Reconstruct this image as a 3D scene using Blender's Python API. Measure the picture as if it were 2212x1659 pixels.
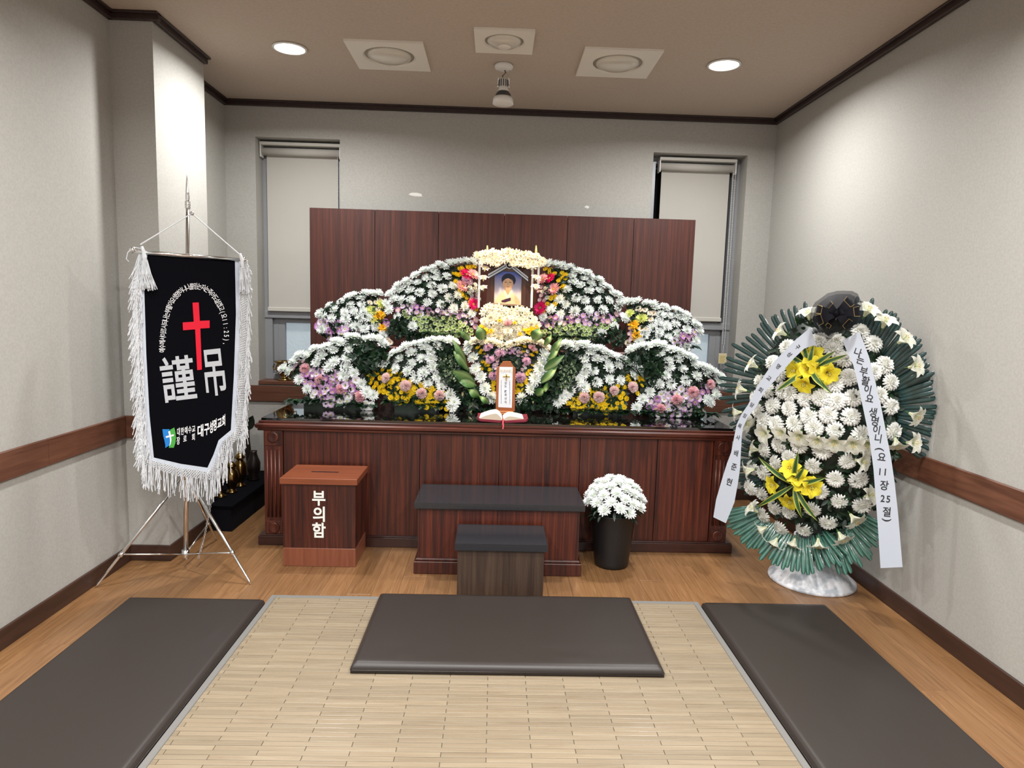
import bpy, bmesh, math, random
from mathutils import Vector, Matrix
PI = math.pi
R = random.Random(7)
SC = bpy.context.scene
COL = SC.collection
for o in list(bpy.data.objects):
    bpy.data.objects.remove(o)

# ------------------------------------------------------------------ camera
W, H, F = 2212.0, 1659.0, 1428.69
YAW, PITCH, ROLL, CAMH = 0.0270, -0.11626, 0.02822, 1.447
cy, sy, cp, sp = math.cos(YAW), math.sin(YAW), math.cos(PITCH), math.sin(PITCH)
fw = Vector((sy*cp, cy*cp, sp)); r0 = Vector((cy, -sy, 0)); u0 = r0.cross(fw)
rt = math.cos(ROLL)*r0 + math.sin(ROLL)*u0
up = -math.sin(ROLL)*r0 + math.cos(ROLL)*u0
EYE = Vector((0, 0, CAMH))
cam = bpy.data.cameras.new('camera'); cam_o = bpy.data.objects.new('camera', cam); COL.objects.link(cam_o)
cam.sensor_fit = 'HORIZONTAL'; cam.sensor_width = 36.0; cam.lens = F/W*36.0
cam.clip_start = .05
m = Matrix((rt, up, -fw)).transposed().to_4x4(); m.translation = EYE
cam_o.matrix_world = m
SC.camera = cam_o

# ------------------------------------------------------------------ light
SC.view_settings.view_transform = 'Standard'; SC.view_settings.look = 'None'
SC.view_settings.gamma = 1; SC.view_settings.use_curve_mapping = False
SC.view_settings.exposure = 0.1
wd = bpy.data.worlds.new('world'); SC.world = wd; wd.use_nodes = True
wd.node_tree.nodes['Background'].inputs[0].default_value = (.80, .88, .93, 1)
wd.node_tree.nodes['Background'].inputs[1].default_value = .78

def area(name, loc, power, col, size, spread=150, rot=(0, 0, 0)):
    l = bpy.data.lights.new(name, 'AREA'); l.shape = 'DISK'; l.size = size; l.energy = power
    l.color = col; l.spread = math.radians(spread)
    o = bpy.data.objects.new(name, l); COL.objects.link(o); o.location = loc; o.rotation_euler = rot
    return o
LAMPS = [(-1.198, 3.947), (1.27, 3.947), (-1.2, 2.0), (1.25, 2.0), (-1.2, .2), (1.25, .2), (0.03, 1.0), (-1.2, -1.6), (1.25, -1.6)]
for i, (x, y) in enumerate(LAMPS):
    area('lamp_light', (x, y, 2.835), (33, 33, 28, 28)[i] if i < 4 else 50, (1.0, .99, .97), .15, 164 if i < 2 else 152)
s = bpy.data.lights.new('spot_light', 'SPOT'); s.energy = 230; s.color = (1, .74, .42); s.spot_size = math.radians(46)
s.spot_blend = .9; s.shadow_soft_size = .04
so = bpy.data.objects.new('spot_light', s); COL.objects.link(so); so.location = (.012, 4.085, 2.628)
so.rotation_euler = (Vector((.08, 4.42, 1.35)) - so.location).to_track_quat('-Z', 'Y').to_euler()

# ------------------------------------------------------------------ pixel rays -> points on real surfaces (layout helper)
def ray(px, py):
    return (px - W/2)/F*rt - (py - H/2)/F*up + fw
def on(px, py, p0, n):
    v = ray(px, py); p0 = Vector(p0); n = Vector(n)
    return EYE + v*((p0 - EYE).dot(n)/v.dot(n))
def onY(px, py, y): return on(px, py, (0, y, 0), (0, 1, 0))
def onZ(px, py, z): return on(px, py, (0, 0, z), (0, 0, 1))

# ------------------------------------------------------------------ materials
MATS = {}
def new_mat(name):
    m = bpy.data.materials.new(name); m.use_nodes = True
    MATS[name] = m
    return m, m.node_tree, m.node_tree.nodes['Principled BSDF']
def flat(name, col, rough=.5, metal=0, spec=.5, emit=None, es=0, bump=0, bscale=200, coat=0, trans=0, sheen=0):
    m, t, b = new_mat(name)
    b.inputs['Base Color'].default_value = (*col, 1); b.inputs['Roughness'].default_value = rough
    b.inputs['Metallic'].default_value = metal; b.inputs['Specular IOR Level'].default_value = spec
    b.inputs['Coat Weight'].default_value = coat; b.inputs['Transmission Weight'].default_value = trans
    b.inputs['Sheen Weight'].default_value = sheen
    if emit:
        b.inputs['Emission Color'].default_value = (*emit, 1); b.inputs['Emission Strength'].default_value = es
    if bump: add_bump(t, b, bscale, bump)
    return m
def add_bump(t, b, scale, strength, dist=.002, detail=4):
    n = t.nodes.new('ShaderNodeTexNoise'); n.inputs['Scale'].default_value = scale; n.inputs['Detail'].default_value = detail
    c = t.nodes.new('ShaderNodeTexCoord'); t.links.new(c.outputs['Object'], n.inputs['Vector'])
    bp = t.nodes.new('ShaderNodeBump'); bp.inputs['Strength'].default_value = strength; bp.inputs['Distance'].default_value = dist
    t.links.new(n.outputs['Fac'], bp.inputs['Height']); t.links.new(bp.outputs['Normal'], b.inputs['Normal'])
def ramp(t, cols):
    r = t.nodes.new('ShaderNodeValToRGB'); e = r.color_ramp.elements
    while len(e) < len(cols): e.new(.5)
    for i, (p, c) in enumerate(cols): e[i].position = p; e[i].color = (*c, 1)
    return r
def wood(name, cols, stretch, scale, rough=.4, coat=0, rand=0.0, detail=6, distort=.6, bump=.05, rvec=True):
    """streaky wood: noise squeezed across the grain"""
    m, t, b = new_mat(name)
    c = t.nodes.new('ShaderNodeTexCoord'); mp = t.nodes.new('ShaderNodeMapping'); mp.inputs['Scale'].default_value = stretch
    oi = t.nodes.new('ShaderNodeObjectInfo')
    ad = t.nodes.new('ShaderNodeVectorMath'); ad.operation = 'MULTIPLY_ADD'
    ad.inputs[1].default_value = (37, 53, 71)
    cmb = t.nodes.new('ShaderNodeCombineXYZ')
    for i in range(3): t.links.new(oi.outputs['Random'], cmb.inputs[i])
    t.links.new(cmb.outputs[0], ad.inputs[0]); t.links.new(c.outputs['Object'], ad.inputs[2])
    t.links.new(ad.outputs[0], mp.inputs['Vector'])
    n = t.nodes.new('ShaderNodeTexNoise'); n.inputs['Scale'].default_value = scale; n.inputs['Detail'].default_value = detail
    n.inputs['Roughness'].default_value = .65; n.inputs['Distortion'].default_value = distort
    t.links.new(mp.outputs[0], n.inputs['Vector'])
    r = ramp(t, cols); t.links.new(n.outputs['Fac'], r.inputs[0])
    out = r.outputs[0]
    if rand:
        hs = t.nodes.new('ShaderNodeHueSaturation')
        mr = t.nodes.new('ShaderNodeMapRange'); mr.inputs['To Min'].default_value = 1-rand; mr.inputs['To Max'].default_value = 1+rand
        t.links.new(oi.outputs['Random'], mr.inputs[0]); t.links.new(mr.outputs[0], hs.inputs['Value'])
        t.links.new(out, hs.inputs['Color']); out = hs.outputs[0]
    t.links.new(out, b.inputs['Base Color']); b.inputs['Roughness'].default_value = rough; b.inputs['Coat Weight'].default_value = coat
    b.inputs['Coat Roughness'].default_value = .15
    if bump:
        bp = t.nodes.new('ShaderNodeBump'); bp.inputs['Strength'].default_value = bump; bp.inputs['Distance'].default_value = .002
        t.links.new(n.outputs['Fac'], bp.inputs['Height']); t.links.new(bp.outputs['Normal'], b.inputs['Normal'])
    return m
def speckle(name, c0, c1, scale, lo, hi, rough=.3):
    m, t, b = new_mat(name)
    c = t.nodes.new('ShaderNodeTexCoord'); n = t.nodes.new('ShaderNodeTexNoise'); n.inputs['Scale'].default_value = scale; n.inputs['Detail'].default_value = 3
    t.links.new(c.outputs['Object'], n.inputs['Vector']); r = ramp(t, [(lo, c0), (hi, c1)])
    t.links.new(n.outputs['Fac'], r.inputs[0]); t.links.new(r.outputs[0], b.inputs['Base Color']); b.inputs['Roughness'].default_value = rough
    return m
def vcol(name, rough=.6, subs=0, coat=0, sheen=0, spec=.3):
    m, t, b = new_mat(name)
    a = t.nodes.new('ShaderNodeAttribute'); a.attribute_name = 'Col'
    t.links.new(a.outputs['Color'], b.inputs['Base Color']); b.inputs['Roughness'].default_value = rough
    b.inputs['Specular IOR Level'].default_value = spec; b.inputs['Coat Weight'].default_value = coat
    if subs:
        # thin petals let some light through
        tr = t.nodes.new('ShaderNodeBsdfTranslucent'); t.links.new(a.outputs['Color'], tr.inputs['Color'])
        mx = t.nodes.new('ShaderNodeMixShader'); mx.inputs[0].default_value = subs
        t.links.new(b.outputs[0], mx.inputs[1]); t.links.new(tr.outputs[0], mx.inputs[2])
        t.links.new(mx.outputs[0], t.nodes['Material Output'].inputs['Surface'])
    return m

speckle('wallpaper', (.375, .364, .336), (.415, .404, .376), 90, .35, .65, .75)
add_bump(MATS['wallpaper'].node_tree, MATS['wallpaper'].node_tree.nodes['Principled BSDF'], 260, .12)
speckle('ceiling_paper', (.45, .372, .305), (.49, .41, .338), 70, .35, .65, .8)
wood('trim_dark', [(.3, (.018, .009, .008)), (.7, (.04, .02, .017))], (30, 2, 30), 2, .45)
wood('rail_wood', [(.3, (.075, .026, .014)), (.55, (.125, .048, .026)), (.75, (.17, .07, .038))], (1.0, 1.0, 14), 2.2, .45)
wood('skirt_wood', [(.3, (.028, .013, .009)), (.7, (.06, .026, .017))], (1, 1, 16), 2.2, .45)
MAH = [(.34, (.020, .0045, .0032)), (.5, (.064, .0120, .0062)), (.66, (.125, .027, .0105))]
wood('mahogany', MAH, (24, 6, .7), 2.2, .40, .06, .22, 9)
wood('mahogany_flat', MAH, (.9, 22, 22), 2.0, .33, .15, .12)
wood('mahogany_back', [(.32, (.024, .0060, .0048)), (.5, (.060, .0140, .0090)), (.68, (.100, .025, .0135))], (26, 6, .6), 2.2, .45, .03, .18, 9)
wood('mahogany_dark', [(.3, (.016, .005, .004)), (.7, (.045, .012, .008))], (.9, 20, 20), 2.0, .3, .25, .1)
wood('box_lid', [(.3, (.14, .035, .014)), (.7, (.25, .07, .028))], (.8, 18, 18), 2.0, .35, .1)
wood('box_base', [(.3, (.15, .045, .022)), (.7, (.24, .075, .038))], (18, 18, 1), 2.0, .35)
wood('walnut', [(.3, (.018, .010, .006)), (.5, (.048, .027, .017)), (.75, (.088, .053, .034))], (14, 14, .55), 2.2, .45, 0, 0)
wood('floor_oak', [(.3, (.150, .070, .027)), (.5, (.212, .106, .043)), (.72, (.265, .142, .062))], (20, .9, 1), 2.4, .34, .1, .10, 8, 1.6, .08)
wood('slat_wood', [(.28, (.190, .142, .089)), (.5, (.226, .177, .117)), (.75, (.262, .212, .146))], (1.6, 26, 1), 1.8, .42, .05, .10, 6, 1.2, .05)
speckle('granite', (.010, .010, .012), (.060, .060, .068), 650, .44, .72, .16)
flat('black_glass', (.006, .005, .005), .04, 0, .9, coat=1)
flat('vinyl', (.025, .0185, .0158), .42, 0, .5, bump=.10, bscale=900)
flat('vinyl_edge', (.022, .017, .016), .35)
flat('binding', (.17, .165, .155), .9, bump=.6, bscale=700)
flat('chrome', (.80, .80, .80), .14, 1)
flat('white_paint', (.72, .68, .61), .5)
flat('lamp_glass', (.60, .56, .49), .2, coat=.5)
flat('lamp_hole', (.30, .27, .22), .6)
flat('lamp_on', (1, 1, 1), .5, emit=(1, .99, .97), es=14)
flat('spot_on', (1, 1, 1), .5, emit=(1, .85, .62), es=2.0)
flat('grey_plastic', (.05, .05, .055), .4)
flat('white_plastic', (.72, .71, .68), .35)
flat('alu', (.33, .34, .36), .4, .3)
flat('dark_gap', (.008, .008, .012), .3)
flat('blind', (.50, .48, .44), .85, bump=.1, bscale=500)
flat('blind_bar', (.55, .53, .48), .5)
flat('velvet', (.0022, .0022, .004), .95, spec=.08)
flat('black_cloth', (.003, .003, .006), .85, spec=.2)
flat('cord_white', (.66, .68, .71), .8, bump=.3, bscale=600)
flat('satin_white', (.56, .61, .70), .45)
flat('red_felt', (.72, .006, .03), .85, bump=.4, bscale=800)
flat('silver_thread', (.52, .54, .58), .7, bump=.5, bscale=900)
flat('white_thread', (.85, .85, .87), .8)
flat('logo_blue', (.005, .20, .62), .7); flat('logo_green', (.06, .36, .05), .7)
flat('ribbon_white', (.47, .51, .585), .4)
flat('ink', (.012, .012, .015), .6)
flat('sign_white', (.82, .84, .80), .45)
flat('black_plastic', (.008, .008, .009), .42)
flat('brass', (.42, .27, .10), .22, 1)
flat('dark_wood', (.015, .008, .006), .4)
flat('tablet_wood', (.36, .11, .035), .4)
flat('paper', (.80, .83, .90), .7); flat('page', (.80, .82, .84), .7); flat('page_print', (.56, .64, .68), .7); flat('page_edge', (.62, .54, .42), .8)
flat('burgundy', (.20, .012, .03), .4); flat('red_ribbon', (.55, .05, .07), .5); flat('gold', (.65, .45, .16), .3, .8)
flat('frame_wood', (.050, .017, .012), .3, coat=.3); flat('frame_side', (.012, .008, .009), .4)
flat('yellow_tag', (.62, .56, .34), .6); flat('tag_print', (.55, .40, .10), .6)
flat('post_white', (.75, .77, .75), .5)
speckle('marble', (.40, .43, .47), (.74, .75, .78), 14, .40, .56, .25)
flat('scuff', (.80, .79, .75), .8)
vcol('petal', .6, .25); vcol('leaf', .42, .1, 0, 0, .5); vcol('palm', .25, 0, .25, 0, .5); vcol('photo_print', .3)
# organza: thin black weave that lets part of the light through
m_, t_, b_ = new_mat('organza')
b_.inputs['Base Color'].default_value = (.012, .012, .018, 1); b_.inputs['Roughness'].default_value = .7; b_.inputs['Alpha'].default_value = .66; b_.inputs['Specular IOR Level'].default_value = .2
# frosted window film
m_, t_, b_ = new_mat('frosted')
b_.inputs['Base Color'].default_value = (.80, .87, .90, 1); b_.inputs['Roughness'].default_value = .45; b_.inputs['Transmission Weight'].default_value = .75
add_bump(t_, b_, 45, .5, .01)

# ------------------------------------------------------------------ mesh building
class MB:
    def __init__(s): s.v = []; s.f = []; s.c = []; s.mi = []; s.cur = 0
    def add(s, vs, fs, col=None):
        b = len(s.v)
        s.v += [Vector(p) for p in vs]; s.f += [tuple(b+i for i in f) for f in fs]; s.mi += [s.cur]*len(fs)
        if col is None: s.c += [(1, 1, 1)]*len(vs)
        elif isinstance(col[0], (tuple, list)): s.c += list(col)
        else: s.c += [col]*len(vs)
        return s
    def box(s, x0, x1, y0, y1, z0, z1, ch=0):
        if ch:
            a = [(x0+ch, y0+ch, z0), (x1-ch, y0+ch, z0), (x1-ch, y1-ch, z0), (x0+ch, y1-ch, z0)]
            L = [(x0, y0), (x1, y0), (x1, y1), (x0, y1)]
            b = [(x, y, z0+ch) for x, y in L]; c = [(x, y, z1-ch) for x, y in L]
            d = [(x0+ch, y0+ch, z1), (x1-ch, y0+ch, z1), (x1-ch, y1-ch, z1), (x0+ch, y1-ch, z1)]
            fs = [(3, 2, 1, 0), (12, 13, 14, 15)]
            for k in range(3):
                for i in range(4):
                    j = (i+1) % 4; fs.append((k*4+i, k*4+j, k*4+4+j, k*4+4+i))
            return s.add(a+b+c+d, fs)
        vs = [(x, y, z) for z in (z0, z1) for x, y in ((x0, y0), (x1, y0), (x1, y1), (x0, y1))]
        return s.add(vs, [(3, 2, 1, 0), (4, 5, 6, 7), (0, 1, 5, 4), (1, 2, 6, 5), (2, 3, 7, 6), (3, 0, 4, 7)])
    def lathe(s, prof, n=24, M=None, col=None):
        vs = []
        for r, z in prof:
            for i in range(n):
                a = 2*PI*i/n; vs.append(Vector((r*math.cos(a), r*math.sin(a), z)))
        if M: vs = [M @ v for v in vs]
        fs = []
        for k in range(len(prof)-1):
            for i in range(n):
                j = (i+1) % n; fs.append((k*n+i, k*n+j, k*n+n+j, k*n+n+i))
        if prof[0][0] > 1e-5: fs.append(tuple(range(n-1, -1, -1)))
        if prof[-1][0] > 1e-5: fs.append(tuple((len(prof)-1)*n+i for i in range(n)))
        return s.add(vs, fs, col)
    def tube(s, pts, r, n=8, col=None, cap=True):
        pts = [Vector(p) for p in pts]; vs = []
        rs = r if isinstance(r, (list, tuple)) else [r]*len(pts)
        ref = Vector((0, 0, 1))
        for k, p in enumerate(pts):
            d = (pts[min(k+1, len(pts)-1)] - pts[max(k-1, 0)]).normalized()
            if abs(d.dot(ref)) > .95: a = d.cross(Vector((1, 0, 0))).normalized()
            else: a = d.cross(ref).normalized()
            b = a.cross(d)
            for i in range(n):
                t = 2*PI*i/n; vs.append(p + rs[k]*(a*math.cos(t) + b*math.sin(t)))
        fs = []
        for k in range(len(pts)-1):
            for i in range(n):
                j = (i+1) % n; fs.append((k*n+i, k*n+n+i, k*n+n+j, k*n+j))
        if cap: fs += [tuple(range(n)), tuple((len(pts)-1)*n+n-1-i for i in range(n))]
        return s.add(vs, fs, col)
    def prism(s, poly, fn0, fn1, col=None):
        n = len(poly)
        vs = [fn0(p) for p in poly] + [fn1(p) for p in poly]
        fs = [tuple(range(n)), tuple(range(2*n-1, n-1, -1))] + [(i, n+i, n+(i+1) % n, (i+1) % n) for i in range(n)]
        return s.add(vs, fs, col)
    def mesh(s, name, mats, smooth=False):
        me = bpy.data.meshes.new(name); me.from_pydata([tuple(v) for v in s.v], [], s.f)
        for mm in (mats if isinstance(mats, (list, tuple)) else [mats]): me.materials.append(MATS[mm])
        if max(s.mi or [0]) > 0: me.polygons.foreach_set('material_index', s.mi)
        if any(c != (1, 1, 1) for c in s.c):
            at = me.color_attributes.new('Col', 'FLOAT_COLOR', 'POINT')
            at.data.foreach_set('color', [x for c in s.c for x in (c[0], c[1], c[2], 1)])
        if smooth: me.polygons.foreach_set('use_smooth', [True]*len(me.polygons))
        me.update()
        return me
    def build(s, name, mats, parent=None, smooth=False, origin=None):
        if origin is not None:
            o = Vector(origin); s.v = [v-o for v in s.v]
        ob = bpy.data.objects.new(name, s.mesh(name, mats, smooth)); COL.objects.link(ob)
        if origin is not None: ob.location = origin
        if parent: adopt(ob, parent)
        return ob
def adopt(ob, parent):
    """parents are only ever moved, so keep the world place by subtracting their location"""
    ob.parent = parent
    l = Vector((0, 0, 0)); p = parent
    while p: l += p.location; p = p.parent
    ob.location = ob.location - l
def place(name, me, M, parent):
    ob = bpy.data.objects.new(name, me); COL.objects.link(ob); ob.parent = parent
    l = Vector((0, 0, 0)); p = parent
    while p: l += p.location; p = p.parent
    ob.matrix_local = Matrix.Translation(-l) @ M
    return ob
def tag(o, label, cat, group=None, kind=None):
    o['label'] = label; o['category'] = cat
    if group: o['group'] = group
    if kind: o['kind'] = kind
    return o
def thing(name, label, cat, loc, group=None):
    o = bpy.data.objects.new(name, None); COL.objects.link(o); o.location = loc; o.empty_display_size = .1
    return tag(o, label, cat, group)
def struct(o): o['kind'] = 'structure'; return o
def stuff(o): o['kind'] = 'stuff'; return o
def bx(name, mat, parent, *a, ch=0):
    x0, x1, y0, y1, z0, z1 = a
    c = ((x0+x1)/2, (y0+y1)/2, z0)
    return MB().box(*a, ch=ch).build(name, mat, parent, origin=c)
def frame(n, spin=0.0):
    n = Vector(n).normalized(); a = Vector((0, 0, 1)) if abs(n.z) < .9 else Vector((0, -1, 0))
    x = a.cross(n).normalized(); y = n.cross(x)
    c, s_ = math.cos(spin), math.sin(spin)
    return Matrix((x*c + y*s_, y*c - x*s_, n)).transposed()
def orient(loc, n, size, spin=0.0):
    return Matrix.Translation(loc) @ (frame(n, spin)*size).to_4x4()

# ------------------------------------------------------------------ glyphs (flat lettering)
BANNER_ARC = '예수께서이르시되나는부활이요생명이니나를믿는자는죽어도살겠고(요11:25),'
RIB_R = '나는부활이요생명이니(요11장25절)'
RIB_L = '대구성명교회담임목사배준현'
CHARS = {'l': set(BANNER_ARC), 'r': set('謹吊' + RIB_R + RIB_L + BANNER_ARC + '대한예수교장로회' + RIB_R + RIB_L + '성도故최선숙'), 'b': set('謹吊부의함대구성명교회' + RIB_R + RIB_L)}
GL = {}
_tmp = []
for wgt, chars in CHARS.items():
    for ch in sorted(chars):
        c = bpy.data.curves.new('glyph', 'FONT'); c.body = ch; c.resolution_u = 3
        c.offset = {'r': .014, 'b': .026, 'l': .004}[wgt]
        o = bpy.data.objects.new('glyph', c); COL.objects.link(o); _tmp.append((wgt, ch, o, c))
bpy.context.view_layer.update()
_dg = bpy.context.evaluated_depsgraph_get()
for wgt, ch, o, c in _tmp:
    me = bpy.data.meshes.new_from_object(o.evaluated_get(_dg))
    vs = [v.co.xy.copy() for v in me.vertices]; fs = [tuple(p.vertices) for p in me.polygons]
    wide = not (ch.isascii())
    xs = [v.x for v in vs]; ys = [v.y for v in vs]
    cx = (min(xs)+max(xs))/2; cyy = .36 if wide else .36
    if ch in ':,': cyy = .36
    GL[wgt, ch] = ([(v.x-cx, v.y-cyy) for v in vs], fs, .95 if wide else (max(xs)-min(xs)+.08))
    bpy.data.meshes.remove(me)
for wgt, ch, o, c in _tmp:
    bpy.data.objects.remove(o); bpy.data.curves.remove(c)
def put_glyph(mb, ch, wgt, fn):
    """fn maps glyph-local (x, y) in em units to a 3-D point"""
    vs, fs, w = GL[wgt, ch]
    mb.add([fn(x, y) for x, y in vs], fs)

# ================================================================== THE ROOM
XR, XL, YB, CZ = 2.024, -1.985, 4.985, 2.86
FB = -2.6                                             # the room is open to the hall behind this
fl = struct(MB().box(XL-.3, XR+.3, FB, YB+.3, -.12, -.004).build('floor', 'trim_dark'))
pw, pl = .127, 1.22
pm = MB().box(-pw/2+.0004, pw/2-.0004, -pl/2+.0003, pl/2-.0003, -.004, 0, ch=.0004).mesh('plank', 'floor_oak')
nx = int(math.ceil((XR-XL)/pw))
rest = MB()
for i in range(nx):
    x = XL + pw*(i+.5)
    off = [0, .43, .81, .22, .64][i % 5]*pl
    for j in range(-1, 6):
        y = YB + .02 - off - pl*(j+.0)
        if y - pl/2 > YB: continue
        if y + pl/2 < FB: continue
        if y > .9: place('plank', pm, Matrix.Translation((x, y, 0)), fl)
        else: rest.box(x-pw/2+.0004, x+pw/2-.0004, y-pl/2, y+pl/2, -.004, 0)
stuff(rest.build('plank_field', 'floor_oak', fl))
struct(MB().box(XL-.3, XR+.3, FB, YB+.3, CZ, CZ+.1).build('ceiling', 'ceiling_paper'))
struct(MB().box(XR, XR+.2, FB, YB+.25, -.1, CZ).build('wall_right', 'wallpaper'))
struct(MB().box(XL-.2, XL, FB, YB+.25, -.1, CZ).build('wall_left', 'wallpaper'))
PX, PY0, PY1 = -1.77, 3.566, 4.158
struct(MB().box(XL, PX, PY0, PY1, 0, CZ).build('pillar', 'wallpaper'))
# back wall with two window openings
WL = (-1.767, -1.160, .835, 2.613); WR = (1.125, 1.822, .835, 2.60)
b = MB(); T0, T1 = YB, YB+.25
for x0, x1, z0, z1 in ((XL, WL[0], -.1, CZ), (WL[1], WR[0], -.1, CZ), (WR[1], XR, -.1, CZ), (WL[0], WL[1], -.1, WL[2]), (WL[0], WL[1], WL[3], CZ), (WR[0], WR[1], -.1, WR[2]), (WR[0], WR[1], WR[3], CZ)):
    b.box(x0, x1, T0, T1, z0, z1)
struct(b.build('wall_back', 'wallpaper'))
def patch(name, cx, cz, pts):
    f0 = lambda p: Vector((cx+p[0], YB-.0008, cz+p[1])); f1 = lambda p: Vector((cx+p[0], YB+.001, cz+p[1]))
    struct(MB().prism(pts, f0, f1).build(name, 'scuff'))
patch('wall_back_scuff', -.612, 2.242, [(-.05, 0), (-.03, .012), (.01, .014), (.045, .006), (.05, -.012), (.0, -.012), (-.03, -.008)])
patch('wall_back_scuff', .65, 2.193, [(-.02, 0), (0, .012), (.02, .002), (.008, -.012)])

def moulding(name, mat, segs, z0, z1, d, lip=0):
    """strips that run along walls; each seg is (x0, y0, x1, y1, nx, ny) with the outward normal"""
    mb = MB()
    for x0, y0, x1, y1, nx_, ny_ in segs:
        xa, xb = sorted((x0, x1)); ya, yb = sorted((y0, y1))
        if nx_: xa, xb = (x0, x0+d) if nx_ > 0 else (x0-d, x0)
        else: ya, yb = (y0, y0+d) if ny_ > 0 else (y0-d, y0)
        mb.box(xa, xb, ya, yb, z0, z1, ch=min(.004, d*.3))
        if lip:
            if nx_: mb.box(xa-(lip if nx_ < 0 else 0), xb+(lip if nx_ > 0 else 0), ya, yb, z1-.012, z1, ch=.003)
            else: mb.box(xa, xb, ya-(lip if ny_ < 0 else 0), yb+(lip if ny_ > 0 else 0), z1-.012, z1, ch=.003)
    return struct(mb.build(name, mat))
S_LEFT = (XL, FB, XL, PY0, 1, 0); S_LREAR = (XL, PY1, XL, YB, 1, 0); S_PF = (XL, PY0, PX+.012, PY0, 0, -1)
S_PS = (PX, PY0, PX, PY1, 1, 0); S_RIGHT = (XR, FB, XR, YB, -1, 0); S_BACK = (XL, YB, XR, YB, 0, -1)
for nm, sg in (('left', [S_LEFT]), ('pillar', [S_PF, S_PS]), ('left_rear', [S_LREAR]), ('right', [S_RIGHT]), ('back', [S_BACK])):
    moulding('baseboard_'+nm, 'skirt_wood', sg, 0, .089, .012)
for k, (nm, sg) in enumerate((('1', [(XL, FB, XL, 2.930, 1, 0), (XL, 2.932, XL, PY0, 1, 0)]), ('2', [S_PF, S_PS]), ('3', [S_LREAR]), ('4', [S_RIGHT]), ('5', [S_BACK]))):
    moulding('trim_'+nm, 'rail_wood', sg, .686, .808, .014)
for nm, sg in (('6', [S_LEFT]), ('7', [(XL, PY0, PX+.045, PY0, 0, -1), S_PS]), ('8', [S_LREAR]), ('9', [S_RIGHT]), ('10', [S_BACK])):
    moulding('trim_'+nm, 'trim_dark', sg, 2.822, 2.86, .026, lip=.018)

# windows
for k, (x0, x1, z0, z1) in enumerate((WL, WR)):
    y = YB+.15
    w = struct(MB().box(x0, x1, y+.0705, y+.085, z0, 1.337).build('window_%d' % (k+1), 'frosted'))
    bx('upper_pane', 'black_glass', w, x0, x1, y+.0705, y+.085, 1.338, z1)  # black colour stands in for the dark outside and keeps world light out
    fr = MB()
    for a in ((x0, x0+.055, y, y+.07, z0, z1), (x1-.055, x1, y, y+.07, z0, z1), (x0+.054, x1-.054, y+.001, y+.069, z1-.05, z1), (x0+.054, x1-.054, y+.001, y+.069, z0, z0+.05), (x0+.001, x1-.001, y-.01, y+.068, 1.31, 1.365)):
        fr.box(*a, ch=.004)
    fr.build('window_frame', 'alu', w)
    sa = MB()
    xa, xb = x0+.055, x1-.055
    for a in ((xa+.001, xa+.085, y+.03, y+.067, z0+.052, 1.308), (xb-.085, xb-.001, y+.03, y+.067, z0+.052, 1.308), (xa+.084, xb-.084, y+.031, y+.066, 1.275, 1.309), (xa+.084, xb-.084, y+.031, y+.066, z0+.051, z0+.09), (xa+.03, xa+.036, y+.026, y+.03, z0+.09, 1.28), (xb-.036, xb-.03, y+.026, y+.03, z0+.09, 1.28)):
        sa.box(*a, ch=.002)
    sa.build('sash', 'alu', w)
    bx('window_sill', 'rail_wood', w, x0, x1, YB-.016, y, z0-.018, z0+.008, ch=.003)

def blind(x0, x1, zt, zb, label, chain):
    y = YB+.10
    t = thing('roller_blind', label, 'blind', ((x0+x1)/2, y, zt))
    MB().tube([(x0+.012, y, zt-.075), (x1-.012, y, zt-.075)], .028, 14).build('roller', 'blind', t, True)
    bx('head_rail', 'blind_bar', t, x0, x1, y-.04, y+.02, zt-.035, zt-.012, ch=.003)
    hb = MB(); hb.box(x0, x0+.008, y-.035, y+.03, zt-.12, zt-.03, ch=.002); hb.box(x1-.008, x1, y-.035, y+.03, zt-.12, zt-.03, ch=.002)
    hb.build('bracket', 'white_plastic', t)
    bx('shade_fabric', 'blind', t, x0+.03, x1-.03, y+.024, y+.0255, zb+.03, zt-.085)
    bx('bottom_bar', 'blind_bar', t, x0+.026, x1-.026, y+.015, y+.034, zb, zb+.032, ch=.004)
    cz = zt-.1
    ch = MB()
    xx = x1-.012
    while cz > chain:
        for dx in (-.009, .009):
            ch.add([(xx+dx, y-.03, cz+.0052), (xx+dx+.0042, y-.03, cz), (xx+dx, y-.0342, cz), (xx+dx-.0042, y-.03, cz), (xx+dx, y-.0258, cz), (xx+dx, y-.03, cz-.0052)],
                   [(0, 1, 2), (0, 2, 3), (0, 3, 4), (0, 4, 1), (5, 2, 1), (5, 3, 2), (5, 4, 3), (5, 1, 4)])
        cz -= .0125
    ch.build('pull_chain', 'white_plastic', t)
    return t
blind(WL[0]+.008, WL[1]-.012, WL[3]-.005, 1.362, 'grey roller blind in the window near the banner', 1.3)
tR = blind(1.19, 1.768, WR[3]-.004, 1.375, 'grey roller blind near the wreath with a yellow tag under its chain', 1.2)
MB().tube([(1.757, 5.054, 1.2), (1.756, 5.054, 1.14)], .0016, 5).build('tag_string', 'white_plastic', tR)
tg = MB().box(1.724, 1.786, 5.05, 5.055, 1.055, 1.135, ch=.002).build('tag', 'yellow_tag', tR)
tp = MB()
for i in range(5): tp.box(1.734, 1.776-.006*(i % 2), 5.0488, 5.0502, 1.112-i*.011, 1.116-i*.011)
tp.build('tag_print', 'tag_print', tg)

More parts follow.
